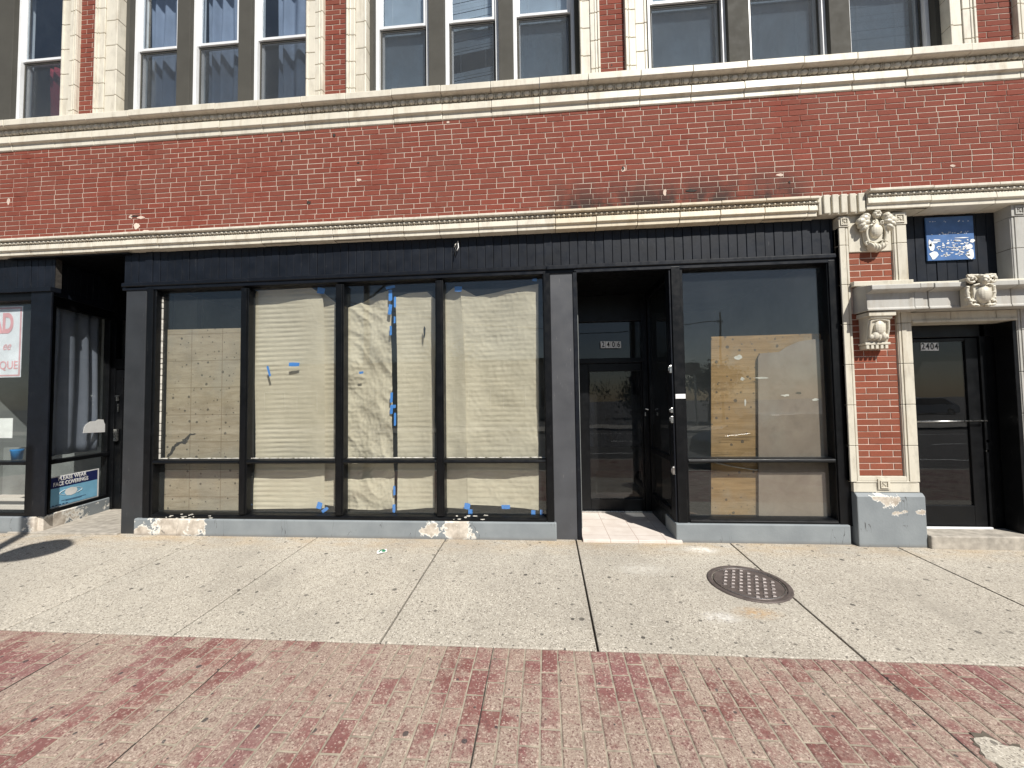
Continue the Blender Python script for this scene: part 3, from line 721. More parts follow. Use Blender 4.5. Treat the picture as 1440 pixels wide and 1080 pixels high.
part('handle', w, M['metal'], ed, bev=.002)
w = MB(); kx, kz = X(909, 631, DY), Z(909, 631, DY); w.tube([(kx, DY, kz), (kx, DY-.018, kz)], .018, 12); part('lock_cylinder', w, M['metal'], ed)
w = MB(); w.box(X(918, 573, DY)-.012, X(918, 573, DY)+.012, DY-.03, DY-.02, Z(918, 573, DY)-.03, Z(918, 573, DY)+.03); part('strike_plate', w, M['metal'], ent)
w = MB(); w.box(px1+.05, XR, DY-.06, DY-.0205, .028, .05); part('threshold', w, M['metal'], ent, bev=.003)
# house number on its pale tiles
def number(txt, px0, px1_, py0, py1, y, parent):
    n = len(txt)
    for i, ch in enumerate(txt):
        a = px0+(px1_-px0)*i/n; b = px0+(px1_-px0)*(i+1)/n
        pyc = (py0+py1)/2
        x0, x1 = X(a, pyc, y)+.002, X(b, pyc, y)-.002; z1, z0 = Z((a+b)/2, py0, y), Z((a+b)/2, py1, y)
        w = MB(); w.box(x0, x1, y, y+.004, z0, z1); t = part('number_tile', w, M['white2'], parent)
        text('numeral', ch, M['ink'], t, ((x0+x1)/2, y-.001, (z0+z1)/2), (z1-z0)*1.15, sx=.72, bold=.002)
number('2406', 844.5, 873.5, 480, 489.5, DY-.026, ent)
# glazed right side wall of the recess
w = MB(); w.box(XR, XR+.10, .16, 1.2, -.02, .23); part('side_bulkhead', w, M['black'], bev=.004)
w = MB(); w.box(XR, XR+.06, .155, .20, .23, 3.03); w.box(XR, XR+.06, 1.02, DY+.1, .23, 3.03); w.box(XR, XR+.06, .20, 1.02, .23, .30); w.box(XR, XR+.06, .20, 1.02, .85, .91); w.box(XR, XR+.06, .20, 1.02, 2.95, 3.03)
sw = part('side_window', w, M['black'], bev=.004)
w = MB(); w.box(XR+.03, XR+.036, .2, 1.02, .91, 2.95); part('upper_pane', w, M['glassdoor'], sw)
w = MB(); w.box(XR+.03, XR+.036, .2, 1.02, .30, .85); part('lower_pane', w, M['glassdoor'], sw)
# lock fittings on the post of the entrance
post = MB(); post.box(XR, RW[0][0]-.002, YF+.002, .15, 0.19, 3.04); pst = part('entrance_post', post, M['navy2'], bev=.004)
for py, h, m_ in ((519, .085, 'metal'), (577, .055, 'metal'), (590, .075, 'metal'), (662, .085, 'metal')):
    w = MB(); zz = Z(946, py, .03); w.box(XR-.024, XR+.002, YF-.006, YF+.035, zz-h/2, zz+h/2); w.box(XR-.034, XR-.02, YF+.004, YF+.022, zz-h*.25, zz+h*.25); part('lock_fitting', w, M[m_], pst, bev=.004)
w = MB(); w.box(X(951, 556, .0), X(965, 556, .0), YF-.017, YF-.0145, Z(958, 560.5, .02), Z(958, 554, .02)); part('white_label', w, M['white2'], pst)

# ------------------------------------------------------------------ terracotta pilaster and doorway 2404
PL0, PL1, PR0, PR1 = 3.208, 3.306, 3.752, 3.885
w = MB(); bricks(w, PL1, PR0, .72, 2.46, .008, .2355, .0668, .008, 50); pb = part('brick_pilaster', w, M['brick2'], tint=True)
w = MB(); bricks(w, PL1, PR0, 2.79, 3.125, .008, .2355, .0668, .008, 51); part('brick_panel', w, M['brick2'], tint=True)
w = MB(); w.box(PL1-.01, PR0+.01, .0125, .25, .6, 3.6); part('mortar_bed', w, M['mortar2'])
def strip(x0, x1, z0, z1, yf, inner_right, start=0., mat='terra2', hb=.432):
    w = MB(); z = z0-start
    while z < z1:
        za, zb = max(z, z0)+.0025, min(z+hb, z1)-.0025
        if zb-za > .02:
            w.box(x0, x1, yf+.012, .25, za, zb)
            a, b = (x1-.030, x1-.008) if inner_right else (x0+.008, x0+.030)
            w.box(a, b, yf+.004, .05, za, zb)
            a, b = (x0, x1-.036) if inner_right else (x0+.036, x1)
            w.box(a, b, yf, .05, za, zb)
        z += hb
    p = part('pilaster_strip', w, M[mat], bev=.004)
    w = MB(); w.box(x0+.005, x1-.005, yf+.02, .245, z0, z1); part('joint_backing', w, M['terradark'], p)
strip(PL0, PL1, .66, 3.40, -.022, True, .05); strip(PR0, PR1, .66, 3.40, -.022, False, .05)
RS0, RS1 = X(1425.5, 420, 0), 5.30
strip(RS0, RS1, .17, 3.43, -.022, False, .1, 'stone')
def rosette(x0, x1, z0, z1, yf, mat='terra2', parent=B):
    w = MB(); w.box(x0, x1, yf, .2, z0, z1)
    cx, cz, s = (x0+x1)/2, (z0+z1)/2, min(x1-x0, z1-z0)*.36
    for a, b, c, d in ((-s, s, s*.72, s), (-s, s, -s, -s*.72), (-s, -s*.72, -s*.72, s*.72), (s*.72, s, -s*.72, s*.72)):
        w.box(cx+a, cx+b, yf-.010, yf+.004, cz+c, cz+d)
    for k in range(4):
        an = PI/4+k*PI/2; w.ell((cx+math.cos(an)*s*.36, yf, cz+math.sin(an)*s*.36), (s*.34, .010, s*.15), 8, 5, an)
    w.ell((cx, yf-.002, cz), (s*.16, .012, s*.16), 8, 5)
    return part('rosette_block', w, M[mat], parent, bev=.003)
rosette(PL0-.004, PL1+.006, 3.40, 3.515, -.030); rosette(PR0-.006, PR1+.004, 3.40, 3.53, -.030); rosette(RS0, RS0+.15, 3.43, 3.55, -.03, 'stone')
w = MB(); w.box(PL1+.008, PR0-.008, -.004, .2, 3.127, 3.528); part('carved_plate', w, M['terra2'], bev=.005)
# bottom of the pilaster
w = MB(); w.box(PL0+.03, PR1, -.012, .25, .553, .655); w.box(PL0+.05, PR1-.02, -.020, 0, .655, .668); w.box(PL1-.012, PR0+.012, -.016, .2, .67, .72); part('pilaster_foot', w, M['terra2'], bev=.005)
rx, rz = X(1243, 681, -.02), Z(1243, 681, -.02); rosette(rx-.06, rx+.06, rz-.055, rz+.055, -.026)
w = MB(); w.prof_x([(.25, -.04), (-.05, -.04), (-.05, .515), (-.022, .55), (.25, .55)], 3.238, 3.905); part('base_block', w, M['bulk'], bev=.010)
# carved ornaments: overlapping primitives fused by a voxel remesh
def carve(name, w, mat, parent=B, vox=.0032):
    o = part(name, w, M[mat], parent, smooth=True)
    m = o.modifiers.new('fuse', 'REMESH'); m.mode = 'VOXEL'; m.voxel_size = vox; m.use_smooth_shade = True
    return o
def spiral(w, cx, cz, r, y, rad, turns=1.2, s=1, start=0.):
    pts = []
    for i in range(22):
        t = i/21; a = start+s*t*turns*2*PI; q = r*(1-.75*t); pts.append((cx+q*math.cos(a), y-.02*t, cz+q*math.sin(a)))
    w.tube(pts, rad, 7)
def cartouche_flower(cx, cz, sc_, y):
    w = MB(); k = sc_
    w.ell((cx, y, cz), (.11*k, .05*k, .16*k))
    w.prism([(cx-.10*k, cz+.08*k), (cx-.07*k, cz-.12*k), (cx, cz-.15*k), (cx+.07*k, cz-.12*k), (cx+.10*k, cz+.08*k), (cx, cz+.12*k)], y-.035*k, y+.02)
    w.ell((cx, y-.045*k, cz-.01*k), (.068*k, .045*k, .085*k), 14, 10)
    for s in (-1, 1):
        for dx, dz, rx_, rz_, ro in ((.125, .13, .055, .05, .4), (.165, .10, .05, .045, .1), (.12, .085, .05, .035, -.3), (.16, .055, .045, .03, -.5), (.105, .16, .045, .03, .6), (.135, .02, .05, .028, -.7)):
            w.ell((cx+s*dx*k, y-.055*k, cz+dz*k), (rx_*k, .045*k, rz_*k), 12, 8, s*ro)
        pts = [(cx+s*(.085+.02*math.sin(t*3))*k, y-.05*k, cz+(.06-.2*t)*k) for t in [i/10 for i in range(11)]]; w.tube(pts, .014*k, 7)
        pts = [(cx+s*(.12-.02*t)*k, y-.02*k, cz+(0-.14*t)*k) for t in [i/10 for i in range(11)]]; w.tube(pts, .018*k, 7)
        spiral(w, cx+s*.10*k, cz-.145*k, .035*k, y-.03*k, .011*k, 1.1, s, PI/2)
        spiral(w, cx+s*.04*k, cz+.075*k, .022*k, y-.07*k, .009*k, 1.1, -s, 0)
    for an in range(6): w.ell((cx+.026*k*math.cos(an*PI/3), y-.07*k, cz+.175*k+.026*k*math.sin(an*PI/3)), (.022*k, .03*k, .022*k), 8, 6)
    for s in (-2, -1, 0, 1, 2): w.ell((cx+s*.034*k, y-.05*k, cz-.215*k+abs(s)*.012*k), (.022*k, .05*k, .05*k), 10, 8, -s*.25)
    w.ell((cx, y-.02, cz-.2*k), (.09*k, .04*k, .05*k))
    return w
carve('cartouche', cartouche_flower(3.565, 3.345, .93, .0), 'terra2')
# bracket below the hood
w = MB(); x0, x1 = 3.372, 3.612
w.prof_x([(.02, 2.40), (-.15, 2.40), (-.15, 2.375), (-.12, 2.36), (-.105, 2.25), (-.085, 2.16), (-.075, 2.13), (.02, 2.13)], x0+.012, x1-.012)
w.box(x0-.012, x1+.012, -.165, .02, 2.395, 2.44)
brk = part('hood_bracket', w, M['terra2'], bev=.005)
w = MB(); cx = (x0+x1)/2
for s in (-1, 1):
    w.tube([(cx+s*.085, -.122, 2.35), (cx+s*.092, -.112, 2.27), (cx+s*.085, -.098, 2.18)], .013, 8)
    w.ell((cx+s*.035, -.105, 2.20), (.035, .03, .05), 10, 8, s*.35); w.ell((cx+s*.07, -.10, 2.185), (.022, .025, .035), 10, 8, s*.7)
w.ell((cx, -.118, 2.28), (.055, .03, .075), 12, 8); w.tube([(cx-.085, -.122, 2.35), (cx, -.13, 2.368), (cx+.085, -.122, 2.35)], .012, 8); w.ell((cx, -.10, 2.185), (.02, .03, .05))
carve('bracket_carving', w, 'terra2', brk, .0034)
w = MB(); w.box(x0-.004, x1+.004, -.09, .02, 2.105, 2.13)
for i in range(5):
    a = x0+.008+i*.0465; w.box(a, a+.03, -.085, .02, 2.062, 2.103)
part('bracket_pegs', w, M['terra2'], brk, bev=.004)
# hood over the doorway
HX0 = 3.335; YH = -.205
HP = [(.2, 2.70), (-.02, 2.735), (YH-.045, 2.697), (YH-.045, 2.652), (YH-.03, 2.640), (YH+.03, 2.628), (YH+.03, 2.475), (YH+.022, 2.468), (YH+.022, 2.448), (.0, 2.452), (.2, 2.452)]
w = MB(); cuts = [HX0, 3.80, 3.93, 4.70, 5.6]
for i in range(4): w.prof_x([(y+(.006 if i == 1 else 0), z+(.004 if i == 1 else 0)) for y, z in HP], cuts[i]+.003, cuts[i+1]-.003)
hood = part('door_hood', w, M['stone'], bev=.006)
w = MB(); w.box(HX0+.02, 5.5, YH+.06, .15, 2.47, 2.62); part('joint_backing', w, M['terradark'], hood)
w = MB(); w.prof_x([(.03, 2.742), (-.06, 2.738), (-.065, 2.79), (.03, 2.80)], PL1-.004, PR1+.01); w.box(PR1+.012, 4.99, -.05, .03, 2.735, 2.765); part('hood_sill', w, M['terra2'], bev=.006)
w = MB(); cx, cz, y = X(1384, 408, -.3), Z(1384, 408, -.3), YH-.02
w.box(cx-.115, cx+.115, YH-.045, YH+.02, 2.45, cz+.14)
w.ell((cx, y-.065, cz-.04), (.068, .05, .085), 16, 12)
w.prism([(cx-.085, cz+.055), (cx-.082, cz-.07), (cx, cz-.15), (cx+.082, cz-.07), (cx+.085, cz+.055), (cx, cz+.04)], y-.062, y)
w.ell((cx, y-.075, cz+.105), (.042, .045, .05), 14, 10)            # small carved head above the shield
w.ell((cx, y-.118, cz+.098), (.011, .014, .016), 8, 6); w.ell((cx, y-.112, cz+.075), (.020, .012, .006), 8, 6)
for s in (-1, 1):
    w.ell((cx+s*.018, y-.112, cz+.088), (.014, .012, .012), 8, 6); w.tube([(cx+s*.007, y-.116, cz+.118), (cx+s*.03, y-.108, cz+.12)], .005, 6)
    w.ell((cx+s*.03, y-.075, cz+.14), (.025, .035, .018), 8, 6)
    spiral(w, cx+s*.092, cz+.115, .045, y-.055, .013, 1.4, -s, PI/2+s*.4); w.tube([(cx+s*.03, y-.06, cz+.155), (cx+s*.13, y-.055, cz+.157)], .012, 7)
    w.tube([(cx+s*(.112+.012*math.sin(t*5)), y-.04, cz+.05-.19*t) for t in [i/9 for i in range(10)]], .016, 7)
    spiral(w, cx+s*.092, cz-.115, .038, y-.045, .013, 1.2, s, PI/2); w.ell((cx+s*.055, y-.045, cz-.145), (.03, .03, .018), 8, 6, s*.3)
    for q in range(3): w.ell((cx+s*.118, y-.035, cz+.04-q*.055), (.022, .025, .016), 8, 6, s*.5)
    w.tube([(cx, y-.07, cz+.05), (cx+s*.045, y-.075, cz+.062), (cx+s*.088, y-.065, cz+.05)], .011, 7)
carve('hood_cartouche', w, 'terra2', hood, .0032)
# panel with siding above the hood
siding('transom_siding', 3.886, RS0+.0, .13, 2.74, 3.60, .104, M['navy'], seed=9)
w = MB(); w.box(PR1, RS0, .0, .13, 3.575, 3.62); part('panel_soffit', w, M['stone'])
# lintel and door
w = MB()
for a, b in ((PR1+.002, 4.28), (4.284, 4.72), (4.724, RS0+.2)): w.box(a, b, -.012, .24, 2.335, 2.449)
w.box(PR1+.01, RS0, -.024, .0, 2.335, 2.362)
part('door_lintel', w, M['terra2'], bev=.005)
DY4 = .20; ZT4 = .128
w = MB(); w.box(3.908, 5.8, -.085, .30, -.06, ZT4); part('door_step', w, M['concrete'], bev=.012)
a0, a1 = 3.89, 4.735
w = MB(); w.box(a0, X(1288, 600, DY4)-.06, DY4-.02, .30, ZT4, 2.335); w.box(a1, a1+.055, DY4-.02, .30, ZT4, 2.335); w.box(a0, RS0+.1, DY4-.02, .30, 2.20, 2.335); w.box(a1+.055, RS0+.2, DY4-.005, .30, ZT4, 2.2)
w.box(RS0-.035, RS0+.02, -.005, DY4-.021, ZT4, 2.33)
dfr = part('door_frame', w, M['black'], bev=.004)
q0, q1 = X(1287.5, 600, DY4), X(1364, 600, DY4)
w = MB(); w.box(X(1288, 600, DY4)-.058, q0, DY4, .245, ZT4+.02, 2.19); w.box(q1, a1-.004, DY4, .245, ZT4+.02, 2.19); w.box(q0, q1, DY4, .245, ZT4+.02, Z(1330, 711, DY4)); w.box(q0, q1, DY4, .245, Z(1330, 480, DY4), 2.19)
d4 = part('street_door', w, M['black'], dfr if False else B, bev=.004)
w = MB(); w.box(q0-.004, q1+.004, DY4+.018, DY4+.024, Z(1330, 711, DY4)-.005, Z(1330, 480, DY4)+.005); part('door_pane', w, M['glassdoor'], d4)
w = MB(); zz = Z(1335, 592.5, DY4-.04); w.tube([(q0-.02, DY4-.04, zz), (X(1388, 592, DY4-.04), DY4-.04, zz)], .009, 10); w.tube([(q0, DY4-.04, zz), (q0, DY4, zz)], .008); w.tube([(a1-.02, DY4-.04, zz), (a1-.02, DY4, zz)], .008); part('push_bar', w, M['metal'], d4, smooth=True)
w = MB(); hx, hz = X(1385, 582, DY4), Z(1385, 582, DY4); w.box(hx-.016, hx+.016, DY4-.014, DY4, hz-.055, hz+.065); part('lock_plate', w, M['metal'], d4, bev=.003)
for py in (620, 634):
    w = MB(); zz = Z(1389, py, DY4); w.tube([(X(1389, py, DY4)-.02, DY4, zz), (X(1389, py, DY4)-.02, DY4-.02, zz)], .016, 10); part('lock_cylinder', w, M['metal'], d4)
w = MB(); w.box(a0, a1, DY4-.045, DY4-.022, ZT4, ZT4+.02); part('threshold', w, M['white'], dfr, bev=.003)
w = MB(); w.box(X(1408, 640, .19), X(1435, 640, .19), .182, .194, Z(1420, 649, .19), Z(1420, 632, .19)); ms = part('mail_slot', w, M['greymull'], dfr, bev=.003)
w = MB(); w.box(X(1412, 640, .18), X(1431, 640, .18), .178, .181, Z(1420, 645, .19), Z(1420, 636, .19)); w.tube([(X(1421, 640, .18), .180, Z(1421, 640, .18)), (X(1421, 640, .18), .174, Z(1421, 640, .18))], .006); part('flap', w, M['metal'], ms, bev=.002)
w = MB(); w.box(X(1411, 537, .19), X(1415, 537, .19), .184, .194, Z(1413, 542, .19), Z(1413, 533, .19)); part('door_bell', w, M['metal'], dfr, bev=.002)
number('2404', 1295, 1320, 482, 493, DY4+.012, d4)
w = MB(); w.box(3.7, 5.9, .31, 2.5, 0, .1); w.box(3.7, 5.9, 2.5, 2.6, 0, 2.6); w.box(3.62, 3.7, .31, 2.5, 0, 2.6); w.box(5.9, 6., .31, 2.5, 0, 2.6); w.box(3.6, 6, .31, 2.6, 2.6, 2.7); part('lobby_wall', w, M['roomwall'])
w = MB(); w.box(RS1, 6.6, -.02, .3, -.03, 3.6); part('neighbour_wall', w, M['stone'])
w = MB(); w.box(3.0, 6.6, .12, .4, 3.58, 3.76); w.box(-8.6, 3.2, .14, .4, 3.53, 3.75); w.box(PL0, PL1+.05, .05, .3, .2, 3.58); part('wall_core', w, M['dirt'])
# blue sign with flaking white paint
bx0, bx1, bz0, bz1 = X(1302, 335, .115), X(1369, 335, .115), Z(1335, 366, .115), Z(1335, 305, .115)
sg = thing('blue_sign', 'faded blue sign board with peeling white paint on the navy panel above the hood', 'sign', ((bx0+bx1)/2, .12, bz0))
w = MB(); w.box(bx0, bx1, .108, .124, bz0, bz1); obj('board', w, M['bluesign'], sg, bev=.003)
w = MB(); r = random.Random(21)
def flake(cx, cz, a, b):
    n = 9; pts = [(cx+a*math.cos(2*PI*i/n)*r.uniform(.55, 1.1), cz+b*math.sin(2*PI*i/n)*r.uniform(.55, 1.1)) for i in range(n)]; w.prism(pts, .1055, .1085)
bw, bh = bx1-bx0, bz1-bz0
for f, g, a, b in ((.10, .30, .045, .055), (.13, .13, .05, .055), (.07, .40, .02, .05), (.88, .30, .05, .035), (.90, .13, .055, .06), (.95, .42, .03, .03), (.16, .42, .055, .012), (.20, .475, .05, .007), (.75, .50, .11, .006), (.62, .44, .05, .010)): w = MB(); flake(bx0+bw*f, bz0+bh*g, a*.9, b); obj('paint_flake', w, M['white2'], sg)
w = MB()
for _ in range(75):
    f, g = r.uniform(.2, .86), r.uniform(.06, .46); flake(bx0+bw*f, bz0+bh*g, r.uniform(.006, .024), r.uniform(.003, .009))
for _ in range(30): flake(bx0+bw*r.uniform(.08, .95), bz0+bh*r.choice((.60, .62, .64, .88, .90)), r.uniform(.004, .012), .0035)
obj('small_flakes', w, M['white2'], sg)['kind'] = 'stuff'

# ------------------------------------------------------------------ neighbouring shop on the left
P0 = Vector((-6.40, .12, 0)); P1 = Vector((-6.62, 1.03, 0)); DS = (P1-P0).normalized(); NI = Vector((-DS.y, DS.x, 0)); SANG = math.atan2(DS.y, DS.x)
SLEN = (P1-P0).length
def S(px, py, off=0.):
    d = ray(px, py); c = Vector((0, -D, CAMH)); p0 = P0+NI*off
    t = (p0-c).dot(NI)/d.dot(NI); q = c+d*t
    return (q-p0).dot(DS), q.z
def side(mb):
    mb.v = [tuple(P0+DS*v[0]+NI*v[1]+Vector((0, 0, v[2]))) for v in mb.v]; return mb
w = MB(); w.box(-6.575, -6.285, .02, .045, .205, 3.1); w.box(-6.575, -6.405, .0452, .17, .205, 3.1); part('corner_post', w, M['navy2'], bev=.005)
LX0 = -8.5
siding('neighbour_sign_band', LX0, -6.29, .05, 3.12, 3.53, .0985, M['navy'], seed=13)
w = MB(); w.box(LX0, -6.28, .0, .12, 3.06, 3.118); part('neighbour_moulding', w, M['navy2'], bev=.003)
w = MB(); x = -.02
while x < SLEN: side_b = min(x+.0985, SLEN); w.box(x+.002, side_b-.002, -.02, .03, 3.06, 3.53); x = side_b
w.box(-.05, SLEN, -.045, -.02, 3.03, 3.09)
part('recess_siding', side(w), M['navy'], bev=.003)
# front window of the neighbour
w = MB(); w.box(LX0, -6.576, YF, .17, 2.96, 3.06); w.box(LX0, -6.576, YF-.01, .17, .205, .25); w.box(LX0, LX0+.06, YF, .17, .25, 2.96)
nf = part('display_window', w, M['black'], bev=.004)
w = MB(); w.box(LX0+.06, -6.576, YF-.008, .19, .845, .885); part('transom_rail', w, M['black'], nf, bev=.003)
w = MB(); w.box(LX0+.05, -6.57, YG, YG+.006, .88, 2.97); part('upper_pane', w, M['glass'], nf)
w = MB(); w.box(LX0+.05, -6.57, YG, YG+.006, .24, .85); part('lower_pane', w, M['glass'], nf)
# side window of the neighbour's entrance recess
w = MB(); w.box(.0, SLEN, -.02, .06, 2.90, 3.06); w.box(.0, SLEN, -.03, .08, .835, .885); w.box(.0, SLEN, -.02, .06, .205, .25); w.box(SLEN-.05, SLEN, -.02, .06, .25, 2.9); w.box(0, .03, -.02, .06, .25, 2.9)
sf = part('recess_window', side(w), M['black'], bev=.004)
w = MB(); w.box(.02, SLEN-.03, .02, .026, .88, 2.91); part('upper_pane', side(w), M['glass'], sf)
w = MB(); w.box(.02, SLEN-.03, .02, .026, .24, .84); part('lower_pane', side(w), M['glass'], sf)
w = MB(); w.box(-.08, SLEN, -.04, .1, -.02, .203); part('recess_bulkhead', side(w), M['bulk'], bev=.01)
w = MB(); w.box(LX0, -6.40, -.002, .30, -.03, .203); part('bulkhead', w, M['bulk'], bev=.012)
w = MB(); w.box(-6.75, -5.255, -.015, 1.3, -.06, .022); part('recess_floor', w, M['concrete'], bev=.008)
w = MB(); w.box(-6.9, -5.2, .0, 1.4, 3.498, 3.506); part('recess_ceiling', w, M['black'])  # black ceiling; front strip added as a stand-in for shade under the ledge
w = MB(); w.box(-6.68, -6.54, 1.03, 1.12, .02, 3.5); w.box(-5.36, -5.22, 1.03, 1.12, .02, 3.5); w.box(-6.54, -5.36, 1.03, 1.12, 2.15, 2.3); w.box(-6.54, -5.36, 1.03, 1.12, 2.9, 3.5)
nd = part('neighbour_door_frame', w, M['black'], bev=.004)
w = MB(); w.box(-6.54, -6.43, 1.05, 1.10, .03, 2.145); w.box(-5.47, -5.36, 1.05, 1.10, .03, 2.145); w.box(-6.43, -5.47, 1.05, 1.10, .03, .25); w.box(-6.43, -5.47, 1.05, 1.10, 2.0, 2.145); nd2 = part('neighbour_door', w, M['black'], bev=.004)
w = MB(); w.box(-6.43, -5.47, 1.07, 1.076, .25, 2.0); part('door_pane', w, M['glassdoor'], nd2)
w = MB()
hx, hz = X(165, 560, 1.02), Z(165, 557, 1.02); w.box(hx-.022, hx+.022, 1.0, 1.03, hz-.008, hz+.010); w.box(hx-.004, hx+.014, 1.0, 1.03, hz-.075, hz); w.box(hx+.008, hx+.018, 1.015, 1.03, hz-.24, hz-.12); part('closer_bracket', w, M['metal'], nd2, bev=.003)
w = MB(); w.box(hx-.03, hx+.025, 1.0, 1.03, hz-.68, hz-.5); part('lock_plate', w, M['metal'], nd2, bev=.003)
# neighbour interior
w = MB(); w.box(LX0, -6.7, .22, 3.2, .12, .22); part('shop_floor', w, M['tile'])
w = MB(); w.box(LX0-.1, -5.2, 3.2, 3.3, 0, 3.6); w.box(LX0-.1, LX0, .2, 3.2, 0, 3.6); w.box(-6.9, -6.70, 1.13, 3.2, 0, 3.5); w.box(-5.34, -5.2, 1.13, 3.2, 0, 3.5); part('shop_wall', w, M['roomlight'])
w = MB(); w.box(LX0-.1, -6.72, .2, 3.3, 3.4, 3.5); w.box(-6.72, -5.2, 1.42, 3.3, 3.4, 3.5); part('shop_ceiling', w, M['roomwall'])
w = MB(); w.box(LX0, -6.66, 1.1, 1.16, .2, .95); part('display_back', w, M['roomlight'])
# things in the neighbour's windows
t = thing('shop_poster', 'white poster with faded red border and lettering in the far left shop window', 'poster', (X(20, 500, .14), .14, Z(20, 530, .14)))
a0_, a1_, b0_, b1_ = -7.6, X(31.5, 480, .14), Z(20, 530.5, .14), Z(25, 430.5, .14)
w = MB(); w.box(a0_, a1_, .1335, .1375, b0_, b1_); obj('sheet', w, M['paleposter'], t)
w = MB()
for e in ((a0_, a1_-.012, b0_+.014, b0_+.034), (a0_, a1_-.012, b1_-.036, b1_-.014), (a1_-.034, a1_-.012, b0_+.034, b1_-.036)): w.box(e[0], e[1], .1318, .133, e[2], e[3])
obj('border', w, M['pinkprint'], t)
text('lettering', 'AD', M['pinkprint'], t, (X(18, 455, .131)+.01, .131, Z(10, 456, .131)), .36, sx=.62, bold=.014, align='RIGHT')
text('lettering', 'ee', M['pinkprint'], t, (X(14, 487, .131)+.01, .131, Z(6, 487, .131)), .16, sx=.8, shear=.35, align='RIGHT')
text('lettering', 'QUE', M['pinkprint'], t, (X(25, 514, .131), .131, Z(12, 514, .131)), .15, sx=.9, bold=.001, align='RIGHT')
w = MB(); w.box(X(-25, 600, .14), X(18.5, 600, .14), .134, .137, Z(10, 616, .14), Z(10, 588, .14)); o = obj('paper_sheet', w, M['white2'], None, loc=(X(10, 600, .14), .136, Z(10, 616, .14))); tag(o, 'small white paper stuck inside the far left window under the poster', 'paper')
t = thing('plastic_tub', 'small bright blue plastic tub on the rail of the far left window', 'tub', (X(24, 640, .24), .24, .885))
w = MB(); w.lathe([(0, 0), (.05, 0), (.058, .11), (.062, .115), (.062, .125), (.054, .125), (.05, .02), (0, .02)], (X(24, 640, .24), .24, .886), 20); obj('body', w, M['bluetub'], t, smooth=True)
w = MB(); w.lathe([(.0, .135), (.064, .135), (.064, .118), (.0625, .118)], (X(24, 640, .24), .24, .888), 20); obj('lid', w, M['bluetub'], t)
def fn(u, v): return (u*(SLEN-.10)+.04, .09+.028*math.sin(u*26+1.2*math.sin(u*7))*(1-.2*v)+.012*math.sin(v*4+u*5), .93+v*2.02)
w = MB(); w.grid(fn, 60, 16); side(w); c_ = P0+DS*.4+NI*.1
o = obj('curtain', w, M['curtain'], None, smooth=True, loc=(c_.x, c_.y, .93)); m = o.modifiers.new('cloth', 'SOLIDIFY'); m.thickness = .004
tag(o, 'long blue grey curtain behind the angled glass of the left entrance', 'curtain', 'curtains behind the windows')
s0, z0 = S(120, 609); s1, z1 = S(150, 590); w = MB()
fp = [S(*q_) for q_ in ((118.5, 609), (119.5, 602), (122.5, 596.5), (129, 592.5), (136, 592), (140, 589.5), (147, 590), (148, 594), (150, 598), (150, 607.5))]; w.add([(a, .016, b) for a, b in fp], [tuple(range(10))]); side(w)
c_ = P0+DS*((s0+s1)/2); o = obj('paper_sheet', w, M['white2'], None, loc=(c_.x, c_.y, z0)); m = o.modifiers.new('sheet', 'SOLIDIFY'); m.thickness = .002; tag(o, 'torn white paper taped low on the angled glass of the left entrance', 'paper')
# face covering notice
qa = [S(64.5, 714), S(137.5, 702), S(142.5, 659.5), S(66, 671)]
sa, sb = (qa[0][0]+qa[3][0])/2, (qa[1][0]+qa[2][0])/2; za, zb = (qa[0][1]+qa[1][1])/2, (qa[2][1]+qa[3][1])/2
c_ = P0+DS*((sa+sb)/2)
t = thing('face_covering_notice', 'blue and white notice asking people to wear face coverings in the low side pane', 'notice', (c_.x, c_.y, za))
def sq(a, b, c, d, n, mat, nm): w = MB(); w.box(sa+(sb-sa)*a, sa+(sb-sa)*b, n, n+.002, za+(zb-za)*c, za+(zb-za)*d); return obj(nm, side(w), M[mat], t)
sq(0, 1, 0, 1, .012, 'white2', 'board'); sq(.03, .965, .035, .62, .0095, 'skyprint', 'light_panel'); sq(.03, .965, .622, .965, .0095, 'navyprint', 'title_panel')
hh = zb-za; ww = sb-sa
def stext(nm, body, mat, u, v, size, **k):
    p = P0+DS*(sa+ww*u)+NI*.008; p.z = za+hh*v
    return text(nm, body, M[mat], t, p, size, rot=(PI/2, 0, SANG), **k)
stext('lettering', 'PLEASE WEAR', 'white2', .468, .90, hh*.175, bold=.0014, sp=1.04, fit=ww*.525)
stext('lettering', 'FACE COVERINGS', 'white2', .447, .735, hh*.175, bold=.0014, sp=1.04, fit=ww*.645)
w = MB()
def msk(u, v): return (sa+ww*(u-.055), za+hh*(v+.05))
mp = [msk(*p) for p in ((.38, .36), (.40, .47), (.50, .51), (.60, .47), (.62, .36), (.58, .27), (.50, .24), (.42, .27))]
w.v = []; n = len(mp); w.add([(a, .0075, b) for a, b in mp], [tuple(range(n))]); 
for s in (-1, 1): w.tube([(sa+ww*(.445+s*(.11+.10*math.sin(PI*i/10))), .008, za+hh*(.34+.18*i/10)) for i in range(11)], .0022, 5)
obj('mask_symbol', side(w), M['white2'], t)
w = MB(); r = random.Random(2)
for v, a, b in ((.17, .27, .73), (.14, .35, .65)):
    w.box(sa+ww*a, sa+ww*b, .0085, .0093, za+hh*v, za+hh*(v+.014))
for k in range(6): w.box(sa+ww*(.05+k*.06), sa+ww*(.09+k*.06), .0085, .0093, za+hh*.055, za+hh*.085)
obj('small_print', side(w), M['navyprint'], t)

